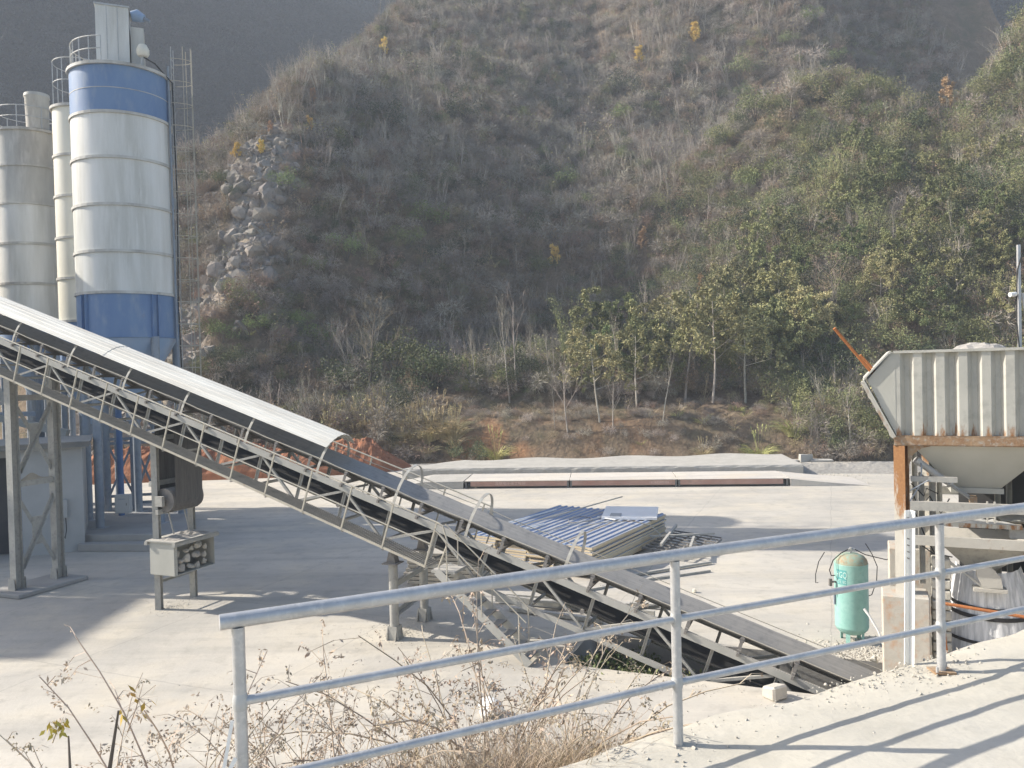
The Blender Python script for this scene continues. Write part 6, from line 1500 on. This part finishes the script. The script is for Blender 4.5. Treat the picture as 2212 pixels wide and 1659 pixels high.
def make_weed(seed, H, stems=5, leafm='weed_leaf', spread=.5, nleaf=14, arch=.25, clus=.5):
    vb = VB(seed); lb = VB(seed + 1); R = vb.r
    for k in range(stems):
        a = R.random() * 6.28; ln = spread * R.uniform(.3, 1.0); d = Vector((math.cos(a) * ln, math.sin(a) * ln, 1)).normalized(); p = Vector((R.uniform(-.04, .04), R.uniform(-.04, .04), -.05)); pts = [p]; h = H * R.uniform(.65, 1.05); n = 7
        for i in range(n): d = (d + vb.rv() * .10 + Vector((math.cos(a), math.sin(a), -.35)) * arch * .12 * i).normalized(); pts.append(pts[-1] + d * h / n)
        vb.tube(pts, [.0033 * (1 - .7 * i / n) + .0006 for i in range(n + 1)], 4)
        for i in range(1, n + 1):
            for _ in range(R.randint(1, 3)):
                q = pts[i].lerp(pts[i - 1], R.random()); sd = (d * .5 + vb.rv() * .8 + Vector((0, 0, .15))).normalized(); L_ = h * R.uniform(.08, .26) * (1.2 - .6 * i / n); e = q + sd * L_ + Vector((0, 0, -.02)); m_ = q.lerp(e, .5) + Vector((0, 0, .015))
                vb.rib(q, m_, .0015, .0012); vb.rib(m_, e, .0012, .0006)
                for j in range(R.randint(3, max(4, nleaf // 2))):
                    o = q.lerp(e, R.uniform(.3, 1.05)); lb.leaf(o, (vb.rv() + Vector((0, 0, -.5))).normalized(), R.uniform(.010, .026), R.uniform(.0022, .0052))
                if R.random() < clus:
                    for j in range(9): lb.leaf(e + vb.rv() * .012 + (e - q).normalized() * -.012 * j * .6, (vb.rv()).normalized(), R.uniform(.008, .018), .004)
    return vb.mesh('stems', ['weed_stem']), lb.mesh('leaves', [leafm])
SL_ = ('stems', 'leaves')
kind_proto('weed', 'dry_weed', [list(zip(SL_, make_weed(400 + i, 1.0, st, spread=sp, nleaf=nl, arch=ar))) for i, (st, sp, nl, ar) in enumerate(((6, .55, 12, .3), (7, .8, 10, .5), (5, .4, 14, .2), (8, .9, 8, .6)))], 1.0)
def W(px, ptop, d, label, v, H=None, group=None, lean=None):
    r = ray(px, ptop); x = r.x / r.y * d; ztop = EYE + r.z / r.y * d; zr = bank_z(x, d) if d > edge_y(x) else plat_z(x) - .02
    return put('weed', Vector((x, d, zr)), H or max(.35, (ztop - zr) * 1.42), label, 'weed', group, v=v, lean=lean)
for px, top, d, lb, v in ((1105, 1295, 4.45, 'tallest dry weed, reaching over the middle rail left of the centre post', 1), (1160, 1330, 4.55, 'dry weed with long arching stems right behind the tallest one', 3), (1020, 1400, 4.3, 'dense dry weed left of the tallest one behind the railing', 0), (930, 1480, 4.1, 'spreading dry weed in the middle of the railing bay', 1),
        (1080, 1500, 4.15, 'dry weed in front of the white bag', 3), (850, 1500, 3.95, 'dry weed arching left of the spreading one', 3), (1200, 1480, 4.4, 'thin dry weed right of the tall ones', 2), (700, 1450, 3.7, 'dry weed with long drooping seed heads beside the end post', 1), (640, 1540, 3.6, 'low dry weed close to the end post', 0), (780, 1560, 3.75, 'bushy dry weed under the lower rail', 0), (990, 1560, 4.0, 'bushy dry weed right under the lower rail', 2), (1270, 1560, 4.35, 'small dry weed near the platform corner', 1),
        (400, 1500, 3.35, 'dry weed with pale buds left of the end post', 2), (330, 1545, 3.2, 'dry weed beside the dark stake', 0), (450, 1570, 3.3, 'low dry weed left of the white strap', 3), (180, 1600, 3.0, 'low dry weed at the lower left corner', 0), (250, 1600, 3.05, 'low dry weed left of the dark stake', 1), (560, 1590, 3.5, 'low weed between the strap and the railing bay', 2), (1150, 1590, 4.15, 'feathery weed at the bottom right of the weeds', 3)):
    W(px, top, d, lb, v)
# hay along the bottom
hx = RNG.uniform(-1.5, .45, 900); hd = RNG.uniform(.03, .6, 900); hy = np.array([edge_y(x) for x in hx]) + hd; hz = np.array([bank_z(x, y) for x, y in zip(hx, hy)])
HAY = [make_grass(430, .42, 45, 'hay', 0, .0022, .7, .10), make_grass(431, .34, 50, 'hay', 0, .002, 1.0, .12), make_grass(432, .5, 30, 'weed_stem', 0, .002, .5, .10)]
n = len(hx); dense = np.exp(-((hx + .25) / .7) ** 2) * .6 + .45
scatter('dry_grass', np.stack([hx, hy, hz], 1), np.stack([RNG.normal(0, .15, n), RNG.normal(0, .15, n), RNG.uniform(0, 6.28, n)], 1), RNG.uniform(.5, 1.2, n) * (.6 + .55 * dense), RNG.integers(0, 3, n), HAY, 'thin dry hay coloured grass on the bank below the railing', 'grass')
# dark dead stakes with a few coloured leaves
def stake(p0, p1, r, label):
    p0 = Vector(p0); p1 = Vector(p1); m_ = p0.lerp(p1, .55) + Vector((.01, 0, 0)); return tag(MB().tube([p0, m_, p1], [r, r * .8, r * .35], 7).build('dead_stem', 'bark_dark'), label, 'stem')
a = at_y(212, 1659, 3.15); b_ = at_y(256, 1535, 3.2); stake(a - Vector((.06, 0, .45)), b_, .012, 'thick dark dead stem leaning right at the lower left')
a = at_y(142, 1659, 3.05); b_ = at_y(148, 1590, 3.05); stake(a - Vector((0, 0, .4)), b_, .009, 'short dark dead stem left of the thick one')
def leaf_sprig(px, py, d, n, size, mt, label, spread):
    vb = VB(int(px)); c = at_y(px, py, d); lv = VB(int(px) + 1)
    base = c - Vector((spread * .6, 0, spread * 1.6)); vb.tube([base, c - Vector((.01, 0, .03)), c + Vector((.02, 0, spread * .8))], [.003, .002, .001], 4)
    for k in range(n):
        o = c + Vector((vb.r.uniform(-1, 1), vb.r.uniform(-.4, .4), vb.r.uniform(-.7, .8))) * spread; vb.rib(c, o, .001, .0008); lv.leaf(o, (vb.rv() * .6 + Vector((0, 0, -.8))).normalized(), size * vb.r.uniform(.7, 1.3), size * .22)
    t = thing('leafy_sprig', label, 'sprig', c); t.matrix_world = Matrix.Identity(4); t.location = (0, 0, 0)
    for nm, me in (('stems', vb.mesh('stems', ['weed_stem'])), ('leaves', lv.mesh('leaves', [mt]))):
        for v in me.vertices: v.co = v.co - c
        o = bpy.data.objects.new(nm, me); COL.objects.link(o); o.parent = t
    t.matrix_world = Matrix.Identity(4); t.location = c
leaf_sprig(300, 1510, 3.25, 12, .045, 'weed_yellow_leaf', 'thin sprig with orange yellow leaves above the thick dark stem', .085)
leaf_sprig(126, 1568, 3.0, 26, .035, 'weed_yellow_leaf', 'bunch of yellow leaves at the lower left corner', .04)
# green weeds in the pit
for i, (s, o) in enumerate(((-5.0, -.1), (-5.5, .1), (-6.1, -.05), (-5.2, .5), (-6.8, .05), (-5.8, .7))):
    p = yf(s, o, -1.0); 
    if 'pit' not in KINDS: kind_proto('pit', 'pit_weed', [list(zip(('stems', 'leaves'), make_bush(450, 1.0, 1.3, 'leaf_green', 420, .09)))], 1.0)
    put('pit', p, random.uniform(1.0, 1.35), 'leafy dark green weed growing up the side of the conveyor pit', 'weed', 'weeds in the pit')
tag(MB(lambda x, y, z: yf(x, y, z)).add([(-4.52, -.28, -.05), (-9.5, -.28, -.05), (-9.5, 1.9, -1.6), (-4.52, 1.9, -.9), (-4.52, -.28, -2.9), (-9.5, -.28, -2.9), (-9.5, 1.9, -2.9), (-4.52, 1.9, -2.9)][:0] + [(-4.6, -.25, -1.05), (-8.5, -.25, -1.3), (-8.5, 1.9, -1.7), (-4.6, 1.9, -1.2)], [(0, 1, 2, 3)]).build('pit_soil', 'dust_soil'), kind='structure')
for i, (px, top, d, v) in enumerate(((370, 1610, 3.25, 1), (430, 1625, 3.3, 0), (500, 1615, 3.4, 3), (600, 1600, 3.55, 1), (680, 1590, 3.7, 2), (740, 1560, 3.72, 3), (820, 1540, 3.85, 2), (880, 1560, 3.9, 0), (950, 1530, 4.0, 3), (1040, 1580, 4.05, 1), (1110, 1600, 4.15, 0), (1190, 1610, 4.2, 2), (1240, 1590, 4.3, 0), (1060, 1380, 4.4, 2), (1130, 1400, 4.45, 0), (1000, 1500, 4.2, 2))):
    W(px, top, d, 'low brown dry weed among the others on the bank below the railing', v, group='low dry weeds on the bank')
# gravel along the platform edge and round the trestle feet
def gravel(name, pts, sizes, label):
    n = len(pts); return scatter(name, pts, RNG.uniform(0, 6.28, (n, 3)), sizes, RNG.integers(0, 5, n), ROCKS, label, 'gravel')
NE = 1900; ex = RNG.uniform(.3, 4.2, NE); dd = np.abs(RNG.normal(0, .15, NE)) * (1 + .9 * RNG.random(NE)) + .01
wgt = RNG.random(NE) < (.25 + .75 * np.exp(-((ex - 2.05) / .45) ** 2) + .5 * np.exp(-((ex - 3.2) / .4) ** 2)); ex, dd = ex[wgt], dd[wgt]
ey = np.array([edge_y(x) for x in ex]) - dd; gravel('edge_gravel', np.stack([ex, ey, np.array([plat_z(x) for x in ex]) + .001], 1), RNG.gamma(1.3, .0045, len(ex)) + .003, 'loose pale gravel along the edge of the platform')
P = []; S = []
for cx_, cy_, R_, n_, sz in ((-2.9, 20.2, 1.3, 500, .03), (-10, 23, 1.2, 260, .03), (7.6, 18.0, 1.3, 900, .06), (18, 48.6, 5, 900, .09), (3.5, 16.6, 3, 260, .03), (-1.5, 18.5, 4, 240, .03), (9.5, 17.2, 1.6, 500, .06), (2.0, 13.5, 4, 160, .022), (-6, 15, 5, 160, .022)):
    for _ in range(n_):
        a = random.random() * 6.28; q = abs(random.gauss(0, .5)) * R_; x, y = cx_ + q * math.cos(a), cy_ + q * math.sin(a)
        so = (Vector((x, y, 0)) - CO); s_, o_ = so.dot(CB), so.dot(CC)
        if HOLE[0] < s_ < HOLE[1] and HOLE[2] < o_ < HOLE[3]: continue
        P.append((x, y, .002)); S.append(sz * random.uniform(.4, 1.4))
gravel('yard_gravel', P, S, 'loose gravel and grit lying about on the yard')
gx_, gy_ = [], []
P = []; S = []
for _ in range(1500):
    u, v = random.gauss(1.55, .62), random.uniform(.15, HD - .15)
    if .25 < u < 3.4: P.append(tuple(hp(u, v, 6.53 + .34 * math.exp(-((u - 1.55) / .75) ** 2) * (1 - .6 * abs(2 * (v - .15) / (HD - .3) - 1) ** 2)))); S.append(random.uniform(.02, .06))
gravel('hopper_gravel', P, S, 'loose crushed stone on top of the hopper heap')
# angular rock on the bare faces of the hill
ROCKH = [rock_mesh(60 + i, 'hill_rock') for i in range(5)]
for me in ROCKH: me.materials.append(MATS['hill_rock'])
rx = RNG.uniform(-38, -18, 9000); ry = RNG.uniform(59, 92, 9000); rm = rock_mask(rx, ry); q = RNG.random(9000) < rm * .6; rx, ry = rx[q], ry[q]; n = len(rx)
rs = RNG.gamma(2.0, .48, n) + .5
scatter('rock_outcrop', np.stack([rx, ry, hill_z(rx, ry) - .3 * rs], 1), np.stack([RNG.normal(.5, .5, n), RNG.normal(0, .4, n), RNG.normal(.4, .5, n)], 1), rs, RNG.integers(0, 5, n), ROCKH, 'jagged grey brown rock breaking out of the hillside', 'rock')
# ------------------------------------------------------------------ cover of the hill
def in_view(x, y, z, mx=160):
    x = np.asarray(x); y = np.asarray(y); z = np.asarray(z) - EYE
    u = 1106 + 1728 * x / y; v = 800 - 1728 * z / y
    return (u > -mx) & (u < 2212 + mx) & (v > -mx * 2)
BR = [make_brush(100 + i, h, w, st, tm, tw, vt) for i, (h, w, st, tm, tw, vt) in enumerate((
    (1.7, 2.0, 14, 'twig_grey', .014, .25), (2.2, 2.2, 16, 'twig_grey', .015, .3), (1.4, 2.2, 14, 'twig_brown', .014, .2),
    (1, 1.8, 1, 'twig_grey', .017, .5), (1, 2.0, 1, 'twig_grey', .020, .55), (1, 1.8, 1, 'twig_brown', .016, .45)))]
for i, (h, w, tm, n, ls) in enumerate(((1.5, 2.0, 'twig_grey', 420, .40), (2.0, 2.3, 'twig_grey', 480, .46), (1.3, 2.1, 'twig_brown', 420, .36))): BR[i] = make_bush(180 + i, h, w, tm, int(n * 1.5), ls, 10, 'bark_dark', .03)[1]
BR[3] = make_bare_small(501, 3.4, 'twig_grey'); BR[4] = make_bare_small(502, 4.2, 'twig_grey'); BR[5] = make_bare_small(503, 3.0, 'twig_brown')
BR.append(make_brush(120, 1.5, 1.9, 14, 'twig_brown', .013, .25, 'leaf_brown', 6, .17))
BR.append(make_brush(121, 2.2, 2.0, 14, 'twig_grey', .014, .3, 'leaf_pale_yellow', 3, .17))
GB = []
for i, (h, w, lm, n, ls, el) in enumerate(((1.7, 2.0, 'leaf_dark', 900, .095, .3), (2.4, 2.4, 'leaf_green', 1100, .10, .3), (1.4, 2.2, 'leaf_green', 900, .09, .28), (3.0, 2.4, 'leaf_bamboo', 1200, .13, .14), (3.4, 2.6, 'leaf_dark', 1300, .11, .3), (2.4, 2.2, 'leaf_bamboo', 1000, .13, .13))):
    a, b_ = make_bush(140 + i, h, w, lm, n, ls, 9, 'bark_dark', el); GB.append(b_)
for i, (h, w, lm, n, ls, el) in enumerate(((2.2, 2.2, 'leaf_pale_yellow', 700, .095, .28), (2.0, 2.4, 'leaf_brown', 900, .085, .3))): GB.append(make_bush(150 + i, h, w, lm, n, ls, 9, 'bark_dark', el)[1])
GR = [make_grass(160, 1.3, 60, 'dry_grass', 3, .022), make_grass(161, .9, 50, 'hay', 0, .018), make_grass(162, 1.0, 60, 'green_grass', 0, .02)]
N0 = 95000
gx = RNG.uniform(-46, 72, N0); gy = RNG.uniform(53, 168, N0); keep = RNG.random(N0) < np.interp(gy, [55, 75, 100, 168], [1., .92, .62, .40]) * .64
keep |= (RNG.random(N0) < .45) & (np.abs(gy - hill_base(gx) - 17.0 - 16 * smooth(-24, 26, gx) - 4.5) < 6)
gx, gy = gx[keep], gy[keep]; t_ = gy - hill_base(gx); gz = hill_z(gx, gy); ok = (t_ > .4) & (gz > .05) & in_view(gx, gy, gz) & (gx > np.interp(gy, CREST_Y, CREST_X) - 6)
gx, gy, gz, t_ = gx[ok], gy[ok], gz[ok], t_[ok]
n1 = fbm(gx / 7, gy / 7, 301, 3); n2 = fbm(gx / 13, gy / 13, 302, 3); rk = rock_mask(gx, gy); t1 = 17.0 + 16 * smooth(-24, 26, gx); steep = (t_ > t1 - 1) & (t_ < t1 + 9.5)
right = smooth(2, 22, gx) * (1 - smooth(t1 + 2, t1 + 14, t_)); low = (t_ < 8) & (gx > -6.5) & (gx < 20)
U = RNG.random(len(gx)); green = .21 + .22 * right + .10 * (t_ < 14) * (gx < -6) + .30 * n1 - .10 * steep - .35 * low; brown = .16 + .12 * steep - .1 * n2; grass = .03 + .12 * (t_ < 5)
kind = np.where(U < green, 1, np.where(U < green + grass, 2, 0))
skip = (RNG.random(len(gx)) < np.clip(rk * 1.7, 0, .95)) | (RNG.random(len(gx)) < 1.5 * red_mask(gx, gy)) | (RNG.random(len(gx)) < .12 * steep) | (low & (RNG.random(len(gx)) < .62))
kind[skip] = -1
for cx_, cy_, cr_ in CLEAR: kind[((gx - cx_) ** 2 + (gy - cy_) ** 2 < cr_ ** 2) | ((np.abs(gx - cx_ * gy / cy_) < cr_ * .8) & (gy < cy_) & (gy > cy_ - 1.5 * cr_))] = -1
def emit(name, sel, idx, sc, meshes, label, cat, tilt=.12):
    P = np.stack([gx[sel], gy[sel], gz[sel] - .08], 1); n = len(P)
    R_ = np.stack([RNG.normal(0, tilt, n), RNG.normal(0, tilt, n), RNG.uniform(0, 6.28, n)], 1)
    return scatter(name, P, R_, sc, idx, meshes, label, cat)
s0 = kind == 0; n = s0.sum(); u2 = RNG.random(n); up_ = (t_[s0] > t1[s0] + 8); dens_v = np.where(up_, .24 + .4 * n2[s0], .12)
ix = np.where(u2 < dens_v, RNG.integers(3, 6, n), np.where(RNG.random(n) < brown[s0] * 1.6, RNG.choice([6, 6, 2], n), np.where(RNG.random(n) < .12, 7, RNG.integers(0, 3, n))))
lowf = np.where(low[s0], .42, 1.0); ix = np.where(low[s0] & (ix > 2) & (ix < 6), 2, ix)
emit('bare_brush', s0, ix, np.minimum(np.exp(RNG.normal(-.2, .28, n)), 1.35) * lowf * np.where(up_, 1.1, 1.0), BR, 'bare grey brown brush covering the hillside', 'brushwood')
s1 = kind == 1; n = s1.sum(); ix = np.where(RNG.random(n) < .35 + .4 * right[s1], RNG.choice([1, 1, 3, 3, 4, 5, 5, 6, 7, 7], n), RNG.choice([0, 0, 4, 1, 2, 7], n))
emit('evergreen_scrub', s1, ix, np.minimum(np.exp(RNG.normal(-.25, .32, n)), 1.25) * np.where(low[s1], .5, 1.0) * np.where(right[s1] > .4, 1.1, .85), GB, 'dark green and olive scrub scattered over the hillside', 'shrubs')
s2 = kind == 2; n = s2.sum(); emit('hill_grass', s2, RNG.choice([0, 1, 1, 2], n), RNG.uniform(.5, 1.1, n), GR, 'dry tufted grass between the shrubs at the foot of the hill', 'grass')

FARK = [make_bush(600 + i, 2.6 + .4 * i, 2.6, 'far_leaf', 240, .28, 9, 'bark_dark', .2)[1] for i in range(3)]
# far slopes: crowns that read as one mass
def far_cover(name, fn, x0, x1, y0, y1, n, label, sc):
    X = RNG.uniform(x0, x1, n); Y = RNG.uniform(y0, y1, n); Z = fn(X, Y); ok = (Z > 2) & in_view(X, Y, Z, 60)
    X, Y, Z = X[ok], Y[ok], Z[ok]; n = len(X)
    scatter(name, np.stack([X, Y, Z - .3], 1), np.stack([np.zeros(n), np.zeros(n), RNG.uniform(0, 6.28, n)], 1), RNG.uniform(.7, 1.5, n) * sc, RNG.choice([0, 0, 1, 2], n), FARK, label, 'forest')
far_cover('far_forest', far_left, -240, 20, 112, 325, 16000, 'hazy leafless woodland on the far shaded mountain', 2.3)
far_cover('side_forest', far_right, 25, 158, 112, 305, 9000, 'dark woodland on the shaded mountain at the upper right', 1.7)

# ------------------------------------------------------------------ air
def make_haze():
    m = bpy.data.materials.new('haze_air'); m.use_nodes = True; N = m.node_tree.nodes; L = m.node_tree.links
    N.remove(N['Principled BSDF']); v = N.new('ShaderNodeVolumePrincipled'); v.inputs['Color'].default_value = (.78, .87, 1.0, 1); v.inputs['Density'].default_value = HAZE; v.inputs['Anisotropy'].default_value = 0.0
    L.new(v.outputs[0], N['Material Output'].inputs['Volume']); MATS['haze_air'] = m
    o = MB().box((-255, -22, -4.5), (165, 345, 158)).build('haze', 'haze_air'); tag(o, kind='stuff'); o.display_type = 'WIRE'
HAZE = .00095
make_haze()
